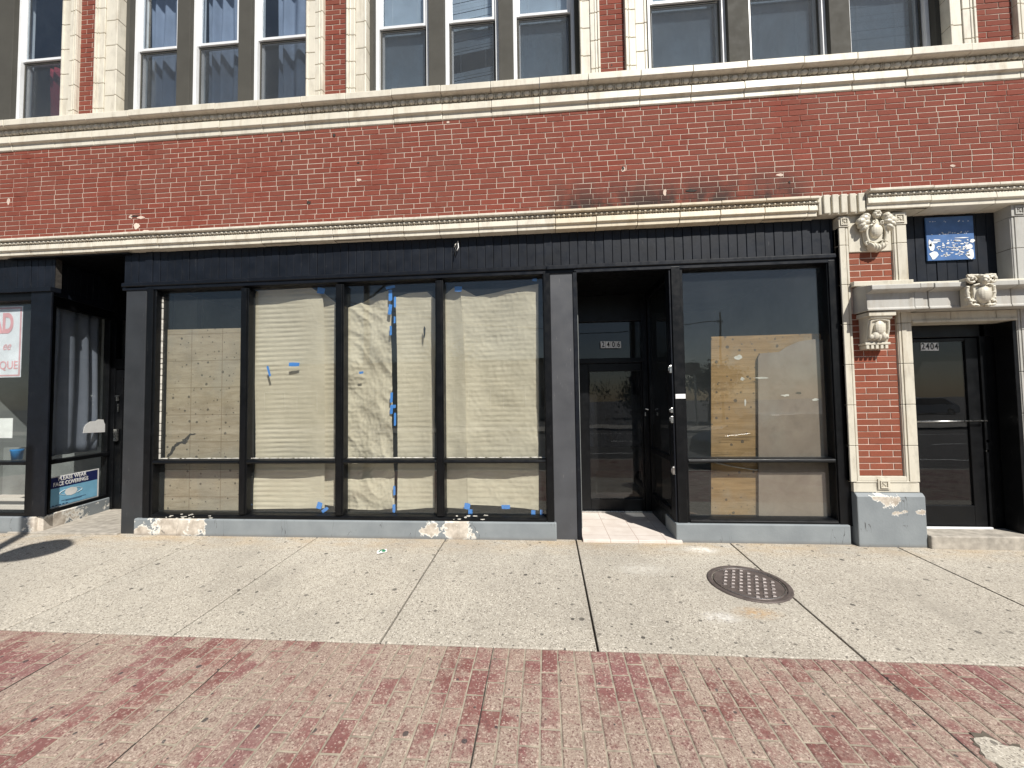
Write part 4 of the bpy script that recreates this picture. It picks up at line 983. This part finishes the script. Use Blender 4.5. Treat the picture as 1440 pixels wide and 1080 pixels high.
# ------------------------------------------------------------------ paper, boards and tape inside the shop windows
from mathutils import noise as mn
def interp(tab, x):
    if x <= tab[0][0]: return tab[0][1]
    for (a, b), (c, d) in zip(tab, tab[1:]):
        if x <= c: return b+(d-b)*(x-a)/(c-a)
    return tab[-1][1]
def sheet(label, left, right, top, bot, y, ridge=.006, crumple=.008, bulge=.02, seed=0, ridge_to=.7, nu=70, nv=260, diag=0.):
    """left/right: [(py,px)] edges of the sheet; top/bot: [(px,py)] edges"""
    w = MB(); sd = seed*13.7
    def fn(u, v):
        pxm = interp(left, 560)+(interp(right, 560)-interp(left, 560))*u
        pt, pb = interp(top, pxm), interp(bot, pxm)
        py = pb+(pt-pb)*v
        px = interp(left, py)+(interp(right, py)-interp(left, py))*u
        x, z = W(px, py, y)
        k = max(0., min(1., (ridge_to+.25-u)/.3))
        ph = z*2*PI/.060+.9*mn.noise((x*2.5, z*3, sd))+1.2*mn.noise((x*.8, z*.9, sd+5))
        rg = ridge*k*(.55+.6*mn.noise((x*4, z*3, sd+9)))*math.cos(ph)*(1 if math.cos(ph) > 0 else .5)
        fq = .5 if diag > .5 else 1.
        cr = crumple*(mn.noise((fq*(x*5+diag*z*5), fq*(z*5-diag*x*5), sd))+.6*abs(mn.noise((fq*(x*11+diag*z*8), fq*z*9, sd+3)))+.35*fq*abs(mn.noise((x*15-diag*z*12, z*13, sd+8)))+.2*fq*mn.noise((x*26, z*26, sd+4)))
        bl = (bulge+.032)*(min(1, v/.22)**.8)*(1-.75*max(0, (v-.72)/.28)**1.5)*(.6+.4*math.sin(u*PI*1.15+.35))+.034*mn.noise((x*1.9, z*.8, sd+21))*min(1, v/.25)
        edge = .03*max(0, (.10-v)/.10)**2*(1+mn.noise((x*4, 0, sd)))
        return (x, max(YG+.010, y+rg+cr-bl*.25+bl+edge*.3), z)
    w.grid(fn, nu, nv)
    x, z = W(interp(left, 560), 715, y)
    o = obj('paper_sheet', w, M['paper'], None, smooth=True, loc=(x, y, z))
    return tag(o, label, 'paper', 'brown paper sheets covering the shop window')
sheet('widest ribbed brown paper sheet with two small blue tape bits stuck on it', [(400, 352.5), (640, 356), (700, 354), (716, 351)], [(400, 452), (430, 455.5), (716, 456)], [(352, 421), (362, 409), (375, 406), (440, 404), (452, 412), (456, 422)], [(350, 713), (360, 716), (456, 715)], .158, .0055, .003, .04, 1, .62)
sheet('narrow brown paper sheet showing behind the right edge of the ribbed sheet', [(400, 448), (716, 450)], [(400, 473), (716, 474)], [(448, 405), (456, 412), (474, 427)], [(448, 709), (474, 713)], .205, .0042, .002, .02, 2, .9, 24, 240)
sheet('crumpled brown paper sheet left of the taped dark gap', [(400, 483), (716, 482)], [(408, 548.5), (480, 549), (600, 551.5), (720, 555)], [(482, 437), (500, 428), (530, 413), (549, 407)], [(482, 717), (530, 718), (555, 714)],   .162, .0030, .050, .045, 3, .35, 90, 220, .7)
sheet('brown paper sheet with a small dark tear right of the taped gap', [(415, 556.5), (720, 558)], [(415, 611.5), (600, 611), (720, 611)], [(556, 418), (575, 412), (600, 410), (612, 421)], [(556, 718), (612, 714)], .160, .0036, .006, .04, 4, .8, 50, 240)
sheet('narrow brown paper sheet at the left of the widest pane', [(400, 623), (716, 623)], [(400, 649.5), (560, 655), (720, 657)], [(622, 417), (640, 404), (650, 404)], [(622, 714), (657, 716)], .175, .0016, .006, .04, 5, .5, 30, 200)
sheet('broad smooth brown paper sheet filling the right of the last papered pane', [(400, 647), (560, 653.5), (680, 656.5), (716, 657)], [(390, 757), (720, 757.5)], [(648, 403.5), (660, 408), (674, 416), (757, 399)], [(656, 710), (700, 712), (735, 715), (757, 718)], .160, .0032, .010, .05, 6, .8, 90, 260, .15)
# small dark tear
w = MB(); p = [(596.5, 458), (598.5, 462), (598, 471), (596.5, 477), (595.8, 470), (595.5, 463)]; w.prism([W(a, b, .14) for a, b in p], .1385, .1395); o = obj('paper_tear', w, M['ink'], None, loc=(*[W(597, 467, .14)[0]], .139, W(597, 467, .14)[1])); tag(o, 'short dark tear mark on the brown paper right of the taped gap', 'tear')
TAPE = [((451.5, 409), (10, 8), 10, 'blue tape blob at the top right corner of the ribbed paper sheet'), ((351.5, 435.5), (5, 12), 8, 'upright blue tape on the left edge of the ribbed sheet near its top'),
        ((378, 522), (3, 14), -15, 'thin slanted blue tape scrap in the middle of the ribbed sheet'), ((413.5, 512.5), (15, 5), 0, 'pale blue tape tag lying flat across the ribbed sheet'),
        ((350, 711), (7, 7), 20, 'square blue tape at the bottom left corner of the ribbed sheet'), ((449, 711), (7, 9), 15, 'blue tape square at the bottom right of the ribbed sheet'), ((457, 717), (10, 4), -35, 'slanted blue tape strip trailing from the bottom right of the ribbed sheet'),
        ((549, 404), (13, 3.5), -12, 'level blue tape at the top of the dark gap'), ((549, 415.5), (5, 15), 0, 'upright blue tape just under the level piece at the gap top'), ((548.5, 435), (5, 14), 6, 'second upright blue tape down the left of the gap'),
        ((555.5, 425), (3, 14), 0, 'thin blue tape on the right of the gap near its top'), ((549.5, 465), (3, 13), 0, 'thin blue tape on the left of the gap a third of the way down'), ((555, 450), (2.5, 9), 0, 'tiny blue tape on the right of the gap above its middle'),
        ((550.5, 559), (3.5, 14), 3, 'blue tape above the cross piece in the middle of the gap'), ((553, 571.5), (7, 4.5), 0, 'short level blue tape bridging the middle of the gap'), ((550.5, 576), (4, 12), 4, 'upright blue tape under the bridging piece of the gap'), ((555.5, 590), (3, 17), 0, 'thin blue tape on the right of the gap below its middle'),
        ((554.5, 690), (3, 13), 0, 'blue tape on the gap in the low pane'), ((554, 715), (4, 11), 0, 'blue tape at the very bottom of the gap'),
        ((644.5, 406.5), (10, 7), 0, 'square blue tape over the top of the narrow sheet'), ((752, 392), (6, 7), 10, 'dull blue tape at the top right corner of the broad sheet'),
        ((657, 712), (8, 8), 12, 'blue tape square where the two last sheets meet at the bottom'), ((661.5, 719.5), (6, 6), 0, 'lower blue tape square under the meeting sheets'), ((711.5, 713), (12, 5.5), 0, 'rounded level blue tape at the middle bottom of the broad sheet'), ((750, 721), (6, 7), 0, 'blue tape near the bottom right corner of the broad sheet'), ((761.5, 720.5), (4, 7), 0, 'blue tape in the bottom right corner of the last papered pane'), ((508, 524), (6, 3), -10, 'faint small blue tape scrap on the crumpled sheet')]
for (cx, cy), (sw_, sh_), an, lab in TAPE:
    a = R(an); n = 7; pts = []
    r = random.Random(int(cx*10)); yy = YG+.0075+.0004*(TAPE.index(((cx, cy), (sw_, sh_), an, lab)) % 3)
    for ux, uy in ((-.5, -.5), (-.1, -.54), (.5, -.5), (.5, .45), (.15, .52), (-.5, .5)):
        dx, dy = ux*sw_*r.uniform(.92, 1.08), uy*sh_*r.uniform(.92, 1.08)
        pts.append(W(cx+dx*math.cos(a)-dy*math.sin(a), cy+dx*math.sin(a)+dy*math.cos(a), yy))
    w = MB(); w.prism(pts, yy, yy+.0008); x, z = W(cx, cy, yy)
    o = obj('tape_strip', w, M['tape'], None, loc=(x, yy, z)); tag(o, lab, 'tape', 'blue tape holding the paper in the shop window')
def board(name, poly, y, th, mat, label):
    w = MB(); w.prism([W(a, b, y) for a, b in poly], y, y+th); x, z = W(poly[-1][0], poly[-1][1], y)
    return tag(obj(name, w, M[mat], None, loc=(x, y, z), bev=.002), label, 'board')
board('plywood_board', [(222.5, 464), (352, 461), (352, 727), (219, 724)], .20, .018, 'ply', 'nail marked plywood board standing behind the leftmost shop pane')
board('plywood_board', [(1000, 473.5), (1150, 469), (1164.5, 470), (1172, 728), (1000, 729)], .185, .014, 'ply2', 'yellow plywood board with nail holes standing behind the right shop pane')
board('particle_board', [(1066, 503), (1069, 497), (1096, 495), (1108, 487), (1125, 480), (1145, 477), (1164, 478), (1175, 729), (1067, 729)], .155, .018, 'board', 'smooth grey particle board leaning in front of the yellow plywood')
# scratches / burnt crack of the left board
w = MB(); pp = [(234.5, 642), (239, 636), (243, 628), (249, 622), (256, 620), (262, 614), (268, 609), (276, 610), (268, 613), (264, 620), (261, 625), (256, 624), (249, 627), (246, 632), (242, 637), (237, 644)]
rj = random.Random(8); pq = [(a+(c_-a)*k/4+rj.uniform(-.9, .9), b+(d_-b)*k/4+rj.uniform(-.9, .9)) for (a, b), (c_, d_) in zip(pp, pp[1:]+pp[:1]) for k in range(4)]; w.prism([W(a, b, .1985) for a, b in pq], .1985, .1995); o = obj('board_crack', w, M['dirt'], None, loc=(W(255, 622, .257)[0], .258, W(255, 622, .257)[1])); tag(o, 'jagged dark crack low on the leftmost plywood board', 'crack')
# sagging strip in the lower right pane
w = MB(); w.tube([(*[W(a, b, .17)[0]], .17, W(a, b, .17)[1]) for a, b in ((1003, 650), (1030, 656), (1062, 661), (1100, 657), (1150, 650))], .006, 6)
o = obj('sagging_strip', w, M['offwhite'], None, smooth=True, loc=(W(1065, 660, .17)[0], .17, W(1065, 660, .17)[1])); tag(o, 'thin pale strip sagging below the rail of the right shop window', 'strip')
# scraps of tape and paint on the boards of the right window
for k, (a, b, c, d, lab) in enumerate(((1038, 503, 12, 9, 'torn white paper scrap near the top of the yellow plywood'), (1071, 531.5, 26, 3, 'thin clear tape strip across the edge of the grey board'), (1044, 533, 7, 6, 'square pale sticker on the yellow plywood'), (1105, 556, 14, 4, 'white scratch mark on the left of the grey board'), (1147, 562, 13, 4, 'white scratch mark on the right of the grey board'), (1123, 552.5, 9, 4, 'small grey smudge in the middle of the grey board'), (1048, 566, 3, 12, 'short upright white scratch on the yellow plywood'))):
    y = .1535 if a > 1066 else .1835; w = MB(); r = random.Random(k); n = 10
    w.prism([W(a+c*.5*math.cos(2*PI*i/n)*r.uniform(.5, 1.1), b+d*.5*math.sin(2*PI*i/n)*r.uniform(.4, 1.1), y) for i in range(n)], y, y+.001)
    x, z = W(a, b, y); tag(obj('paper_scrap', w, M['offwhite'] if k != 5 else M['greymull'], None, loc=(x, y, z)), lab, 'scrap')
# plastic sheet, poster and dim clutter behind the entrance door
def fn(u, v):
    x = gl0-.03+(gl1-gl0+.06)*u; z = .9+1.10*v
    return (x, DY+.075+.035*(mn.noise((x*7+z*2, z*1.6, 2))+.6*abs(mn.noise((x*14, z*5+x*6, 5)))), z)
w = MB(); w.grid(fn, 60, 60); o = obj('plastic_sheet', w, M['plastic'], None, smooth=True, loc=((gl0+gl1)/2, DY+.08, .9)); m = o.modifiers.new('sheet', 'SOLIDIFY'); m.thickness = .002
tag(o, 'crumpled black plastic sheet hung behind the entrance door glass', 'plastic sheet')
w = MB(); w.prism([W(a, b, DY+.06) for a, b in ((838, 662), (892, 662), (892, 672), (889, 692), (838, 695))], DY+.055, DY+.065); o = obj('cardboard_sheet', w, M['board'], None, loc=(W(865, 695, DY)[0], DY+.06, W(865, 695, DY)[1])); tag(o, 'grey cardboard sheet low behind the entrance door glass', 'cardboard')

# wires hanging from the ledge in front of the sign band
wx, wz = X(643, 342, .03), Z(643, 342, .03)
t = thing('hanging_wires', 'short loose wires hanging from the ledge over the navy siding', 'wires', (wx, .03, wz))
for q, mat in (([(wx+.005, .045, wz+.03), (wx+.012, .02, wz-.01), (wx+.018, .01, wz-.06), (wx, .005, wz-.10)], 'white2'), ([(wx-.01, .045, wz+.01), (wx-.02, .02, wz-.02), (wx-.03, .012, wz-.05)], 'offwhite'), ([(wx+.0, .04, wz-.0), (wx-.02, .008, wz-.08), (wx-.028, .014, wz-.16)], 'ink')):
    w = MB(); w.tube(q, .006, 6); obj('wire', w, M[mat], t, smooth=True)

# ------------------------------------------------------------------ ground
def shear(mb): mb.v = [(x, y, z+SLOPE*y) for x, y, z in mb.v]; return mb
YE, YK = -1.845, -5.5
seams = [-14, -11, -9.4, -7.6, -5.95, G(250, 774).x, -2.70, -1.165, .317, 1.965, 3.612, 5.2, 6.8, 8.4, 10, 12, 15]
w = MB()
r = random.Random(12)
for a, b in zip(seams, seams[1:]): w.tint = r.uniform(0, .34); w.box(a+.0075, b-.0075, YE+.003, .06, -.12, 0)
struct('sidewalk', shear(w), M['walk'], bev=.006, tint=True)
w = MB(); w.box(-14, 15, YE-.01, .06, -.14, -.022); struct('sidewalk_base', shear(w), M['dirt'])
PW, PLN, X0P = .1064, .203, -.375
w = MB(); r = random.Random(31)
for c in range(int((-14-X0P)/PW), int((15-X0P)/PW)):
    xa = X0P+c*PW; y = YE+.001; nxt = -2.057+PLN*6-(.5*PLN if c % 2 == 0 else 0)
    while nxt > y-.03: nxt -= PLN
    while y > YK+.03:
        yb = max(nxt, YK); h = r.uniform(-.0015, .0012); g = .0052; j = lambda: r.uniform(-.0024, .0024); cf = r.uniform(.005, .009)
        B0 = [(xa+g+j(), yb+g+j()), (xa+PW-g+j(), yb+g+j()), (xa+PW-g+j(), y-g+j()), (xa+g+j(), y-g+j())]
        cx, cy = xa+PW/2, (y+yb)/2
        B1 = [(px_+(cf if px_ < cx else -cf), py_+(cf if py_ < cy else -cf)) for px_, py_ in B0]
        w.tint = r.random()
        w.add([(a, b, -.012) for a, b in B0]+[(a, b, -.0042+h) for a, b in B0]+[(a, b, -.001+h) for a, b in B1], [(8, 9, 10, 11)]+[f for q in range(4) for f in ((q, (q+1) % 4, 4+(q+1) % 4, 4+q), (4+q, 4+(q+1) % 4, 8+(q+1) % 4, 8+q))])
        y = yb; nxt = yb-PLN
struct('brick_paving', shear(w), M['paver'], tint=True)
w = MB(); w.box(-14, 15, YK, YE-.002, -.14, -.0062); struct('paving_joints', shear(w), M['joint'])
w = MB()
for c in (0, 22, -16, -27, 35):
    xa = X0P+c*PW; y = YE
    while y > YK+.1:
        ln = r.uniform(.05, .25); a = r.uniform(.0015, .0045); sx = xa+r.uniform(-.002, .002); w.box(sx-a, sx+a, y-ln, y, -.008, -.0050); y -= ln
struct('paving_cracks', shear(w), M['dirt'])
p = G(1425, 1068); w = MB(); w2 = MB(); pts = []
for k in range(40):
    a = 2*PI*k/40; q = .105*(1+.35*mn.noise((math.cos(a)*1.6, math.sin(a)*1.6, 2)))+r.uniform(-.004, .004); pts.append((q*math.cos(a), q*math.sin(a)))
n = 40
w.add([(p.x+a, p.y+b, .0016) for a, b in pts]+[(p.x+a*1.06, p.y+b*1.06, -.006) for a, b in pts], [tuple(range(n))]+[(k, n+k, n+(k+1) % n, (k+1) % n) for k in range(n)])
struct('concrete_patch', shear(w), M['walk'])
w2.add([(p.x+a*f*(1+.5*mn.noise((a*30, b*30, 5))), p.y+b*f*(1+.5*mn.noise((a*30, b*30, 5))), .0008) for f in (1.07,) for a, b in pts], [tuple(range(n))])
w2.add([(p.x+a*f, p.y+b*f, -.004) for f in (1.2,) for a, b in pts], [tuple(range(n))])
struct('broken_edge', shear(w2), M['terradark'])
zk = SLOPE*YK
w = MB(); w.box(-60, 60, YK-.16, YK-.002, zk-.3, zk); struct('kerb', w, M['kerb'], bev=.015)
w = MB(); w.box(-60, 60, -18.5, YK-.162, zk-.3, zk-.14); struct('road', w, M['asphalt'])
w = MB()
for k in range(-20, 20): w.box(k*3, k*3+1.2, -12.06, -11.94, zk-.139, zk-.136)
w.box(-60, 60, -8.0, -7.9, zk-.139, zk-.136); w.box(-60, 60, -16.1, -16.0, zk-.139, zk-.136); struct('road_markings', w, M['white2'])
w = MB(); w.box(-60, 60, -22, -18.5, zk-.3, zk); struct('far_sidewalk', w, M['kerb'], bev=.01)
w = MB(); w.box(-300, 300, -300, -22.002, zk-.3, zk-.02); struct('far_ground', w, M['asphalt'])
w = MB(); w.box(-300, 300, 1.4, 40, -.6, -.07); w.box(-300, -14.01, YK, 1.4, -.6, -.07); w.box(15.01, 300, YK, 1.4, -.6, -.07); struct('ground', w, M['dirt'])

# manhole
p = G(1057, 822); mc = Vector((1.727, -.885, 0))
def disc(w, r0, r1, z0, z1, n=64):
    w.lathe([(r0, z0), (r0, z1), (r1, z1), (r1, z0)], (mc.x, mc.y, 0), n)
t = thing('manhole_cover', 'round cast iron manhole cover with raised studs in the sidewalk', 'manhole cover', (mc.x, mc.y, SLOPE*mc.y))
w = MB(); w.lathe([(.284, -.01), (.284, .007), (.290, .010), (.318, .010), (.325, .005), (.326, -.01)], (mc.x, mc.y, 0), 72); obj('frame_ring', shear(w), M['iron'], t)
w = MB(); w.lathe([(.0, .004), (.262, .004), (.266, .009), (.274, .009), (.278, .003), (.279, -.004)], (mc.x, mc.y, 0), 72); lid = obj('lid', shear(w), M['iron'], t)
w = MB(); ca, sa_ = math.cos(R(7)), math.sin(R(7))
for i in range(-6, 7):
    for j in range(-6, 7):
        u, v = i*.070+(.035 if j % 2 else 0), j*.056
        if math.hypot(u, v) > .236 or (u < -.10 and v > .17): continue
        x, y = mc.x+u*ca-v*sa_, mc.y+u*sa_+v*ca; s = .0145
        w.add([(x-s, y-s, .004), (x+s, y-s, .004), (x+s, y+s, .004), (x-s, y+s, .004), (x-s*.75, y-s*.75, .011), (x+s*.75, y-s*.75, .011), (x+s*.75, y+s*.75, .011), (x-s*.75, y+s*.75, .011)], [(4, 5, 6, 7), (0, 1, 5, 4), (1, 2, 6, 5), (2, 3, 7, 6), (3, 0, 4, 7)])
obj('studs', shear(w), M['ironlight'], lid)
w = MB(); w.lathe([(.267, .0092), (.2675, .0105), (.272, .0105), (.2725, .0092)], (mc.x, mc.y, 0), 72); obj('worn_rim', shear(w), M['metal'], lid)
w = MB(); w.box(mc.x-.115, mc.x-.075, mc.y+.205, mc.y+.225, .0042, .0062); obj('pick_hole', shear(w), M['ink'], lid)
# litter
g = G(537, 777); w = MB(); r = random.Random(3)
w.lathe([(.0, .004), (.03, .004), (.045, .007), (.045, .016), (.03, .02), (0, .017)], (0, 0, 0), 14)
w.v = [(g.x+(x*.95+y*.35)*1.0+r.uniform(-.003, .003), g.y+(y*1.1)+r.uniform(-.003, .003), g.z+z*(1+.5*math.sin(x*90))) for x, y, z in w.v]
t = thing('crushed_cup_lid', 'crushed green and white lid lying on the sidewalk', 'litter', (g.x, g.y, g.z)); obj('rim', w, M['white2'], t)
w = MB(); w.ell((g.x+.008, g.y-.002, g.z+.018), (.036, .036, .013), 10, 6); w.ell((g.x-.02, g.y-.01, g.z+.014), (.014, .016, .008), 8, 6); obj('green_film', w, M['green'], t)

# street lamp that throws its shadow across the left of the sidewalk
bx, by = X(35, 738)+.65*3.9, -3.9; bz = SLOPE*by
t = thing('street_lamp', 'dark street lamp post with a round shade beside the kerb', 'street lamp', (bx, by, bz))
w = MB(); w.lathe([(.0, 0), (.14, 0), (.14, .05), (.10, .12), (.085, .5), (.075, .55), (.065, 3.0), (.06, 6.2), (.03, 6.25), (0, 6.25)], (bx, by, bz), 20); obj('post', w, M['navy2'], t, smooth=True)
ls = G(48, 775); tt = 3.55; lx, ly, lz = ls.x+.65*tt, ls.y-tt, ls.z+1.28*tt
w = MB(); w.tube([(bx, by, lz-.6), (bx+.2, by+.1, lz-.55), (lx-.12, ly, lz-.15), (lx, ly, lz+.02)], .022, 8); obj('arm', w, M['navy2'], t, smooth=True)
w = MB(); w.lathe([(.30, 0), (.305, .012), (.26, .12), (.16, .20), (.05, .24), (0, .245)], (lx, ly, lz), 28); w.lathe([(0, .02), (.29, .004)], (lx, ly, lz), 28); obj('lamp_shade', w, M['navy2'], t, smooth=True)

# ------------------------------------------------------------------ across the street (seen in the glass)
def car(x, y, mat, label, ln=4.6, h=1.5, yaw=0.):
    z0 = zk-.14; t = thing('parked_car', label, 'car', (x, y, z0)); hw = .9
    def body(prof, hy, inset=0):
        w = MB(); n = len(prof)
        v = [(px_, s*(hy-inset*(max(0, pz-.85)/.6)), pz) for s in (-1, 1) for px_, pz in prof]
        w.add(v, [tuple(range(n)), tuple(range(n, 2*n))[::-1]]+[(i, n+i, n+(i+1) % n, (i+1) % n) for i in range(n)])
        w.v = [(x+a, y+b, z0+c) for a, b, c in w.v]; return w
    P = [(-ln/2, .35), (-ln/2+.05, .75), (-ln/2+.35, .95), (-ln/2+.95, 1.0), (-ln/2+1.6, h-.04), (-ln/2+2.4, h), (ln/2-1.0, h-.03), (ln/2-.25, 1.05), (ln/2-.02, .9), (ln/2, .38), (ln/2-.4, .24), (-ln/2+.4, .24)]
    obj('body', body(P, hw, .22), M[mat], t, bev=.05)
    Wn = [(-ln/2+1.12, 1.03), (-ln/2+1.66, h-.1), (-ln/2+2.4, h-.06), (ln/2-1.05, h-.1), (ln/2-.5, 1.06)]
    obj('side_window', body(Wn, hw+.012, .225), M['carglass'], t)
    for q in (-ln/2+.85, ln/2-.85):
        for s in (-1, 1):
            w = MB(); w.lathe([(.0, -.1), (.2, -.1), (.33, -.1), (.345, -.06), (.345, .06), (.33, .1), (.2, .1), (0, .1)], (0, 0, 0), 24); w.v = [(x+q+a, y+s*(hw-.08)+c, z0+.34+b) for a, b, c in w.v]
            wh = obj('wheel', w, M['tyre'], t, smooth=False); w = MB(); w.lathe([(.0, -.11), (.2, -.108), (.2, .108), (0, .11)], (0, 0, 0), 20); w.v = [(x+q+a, y+s*(hw-.08)+c, z0+.34+b) for a, b, c in w.v]; obj('rim', w, M['metal'], wh)
    return t
car(6.6, -6.9, 'cardark', 'dark car parked at the near kerb facing the shopfront')
car(33.5, -34, 'carwhite', 'white car parked on the lot far across the street', 5.0, 1.7)
def tree(x, y, h, rr, label, seed, n=2600, bare=False):
    r = random.Random(seed); t = thing('street_tree', label, 'tree', (x, y, zk)); w = MB()
    w.tube([(x, y, zk), (x+.1, y, zk+h*.25), (x, y+.1, zk+h*.5), (x+.1, y, zk+h*.8)], [.2, .16, .11, .04], 8)
    for k in range(9):
        a = k*2.4; z = zk+h*(.35+.05*k); w.tube([(x, y, z), (x+math.cos(a)*rr*.5, y+math.sin(a)*rr*.5, z+h*.12), (x+math.cos(a)*rr*.95, y+math.sin(a)*rr*.95, z+h*.2)], [.06, .035, .01], 6)
    obj('trunk', w, M['bark'], t)
    w = MB()
    cl = [(x+r.gauss(0, rr*.45), y+r.gauss(0, rr*.45), zk+h*(.62+r.gauss(0, .15)), rr*r.uniform(.25, .45)) for _ in range(16)]
    for _ in range(n):
        c = r.choice(cl); d = Vector((r.gauss(0, 1), r.gauss(0, 1), r.gauss(0, .8)))*c[3]*.6; p = Vector(c[:3])+d
        u = Vector((r.uniform(-1, 1), r.uniform(-1, 1), r.uniform(-1, 1))).normalized(); v = u.orthogonal().normalized(); s = r.uniform(.07, .15)
        w.add([p+u*s, p+v*s*.5, p-u*s, p-v*s*.5], [(0, 1, 2, 3)])
    obj('crown', w, M['leaf'], t); return t
tree(12.5, -27, 5.2, 1.9, 'bushy green tree across the street beside the utility pole', 1)
tree(9.2, -33, 4.4, 2.2, 'low spreading green tree behind the dark street board', 2)
tree(-9, -30, 8, 3, 'tall full green tree across the street left of the tan building', 3)
t = thing('utility_pole', 'thin wooden utility pole across the street carrying a cable', 'pole', (12.6, -25, zk))
w = MB(); w.lathe([(.10, 0), (.085, 4), (.06, 7.9), (0, 7.9)], (12.6, -25, zk), 10); obj('post', w, M['bark'], t); w = MB(); w.box(12.4, 12.8, -25.05, -24.95, zk+7.2, zk+7.28); obj('cross_arm', w, M['bark'], t)
w = MB(); w.tube([(12.6-i*2.6, -25, zk+7.4+.022*(i*2.6-13)**2/3-1.2+.0) if False else (12.6-i*2.6, -25, zk+7.3+3.2*(i/12)-1.6*math.sin(PI*i/12)) for i in range(13)], .03, 6); obj('cable', w, M['ink'], t)
t = thing('street_board', 'dark rectangular board on two posts across the street', 'sign', (9.0, -22.5, zk))
w = MB(); w.box(8.0, 10.2, -22.56, -22.5, zk+3.3, zk+4.1); obj('panel', w, M['bark'], t)
for q in (8.3, 9.9): w = MB(); w.box(q-.05, q+.05, -22.66, -22.565, zk, zk+4.1); obj('post', w, M['metal'], t)
t = thing('added_tan_building', 'low tan building with a dark door and wide windows added across the street to darken the left panes', 'building', (-7, -36, zk))  # out-of-view block added opposite so the left panes reflect something darker
w = MB(); w.box(-30, 4.5, -40, -34, zk-.02, zk+5.4); obj('wall', w, M['tan'], t); w = MB(); w.box(-30.2, 4.7, -40.2, -33.8, zk+5.402, zk+5.75); obj('roof', w, M['greymull'], t, bev=.03)
for k in range(9):
    w = MB(); w.box(-28.5+k*3.5, -26.3+k*3.5, -34.02, -33.98, zk+1, zk+3); fr_ = obj('window', w, M['white'], t); w = MB(); w.box(-28.42+k*3.5, -26.38+k*3.5, -33.979, -33.97, zk+1.08, zk+2.92); obj('pane', w, M['carglass'], fr_)

# ------------------------------------------------------------------ camera, sun, sky
cam = bpy.data.cameras.new('camera'); co = bpy.data.objects.new('camera', cam); C.objects.link(co)
cam.sensor_width = 36; cam.lens = 36*FPX/1440; cam.clip_start = .05; cam.clip_end = 1500
rm = Matrix((RT, UP, -FW)).transposed().to_4x4(); rm.translation = (0, -D, CAMH); co.matrix_world = rm
sc.camera = co
SUN = Vector((-.65, 1, -1.28)).normalized()
L = bpy.data.lights.new('sun', 'SUN'); L.energy = 5.0; L.angle = R(.53); L.color = (1, .96, .895)
lo = bpy.data.objects.new('sun', L); C.objects.link(lo); lo.rotation_euler = SUN.to_track_quat('-Z', 'Y').to_euler(); lo.location = (4, -8, 12)
wd = bpy.data.worlds.new('World'); sc.world = wd; wd.use_nodes = True; nt = wd.node_tree
sk = nt.nodes.new('ShaderNodeTexSky'); sk.sky_type = 'NISHITA'; sk.sun_disc = False
sk.sun_elevation = math.asin(-SUN.z); sk.sun_rotation = math.atan2(-SUN.x, -SUN.y); sk.air_density = 1.0; sk.dust_density = .6; sk.ozone_density = 1.2
bg = nt.nodes['Background']; bg.inputs[1].default_value = .05; nt.links.new(sk.outputs[0], bg.inputs[0])
sc.view_settings.view_transform = 'Standard'; sc.view_settings.look = 'None'; sc.view_settings.exposure = .42; sc.view_settings.gamma = 1
sc.render.engine = 'CYCLES'; sc.cycles.max_bounces = 10; sc.cycles.transparent_max_bounces = 24; sc.cycles.glossy_bounces = 6; sc.cycles.use_denoising = True
sc.render.resolution_x, sc.render.resolution_y = 1024, 768
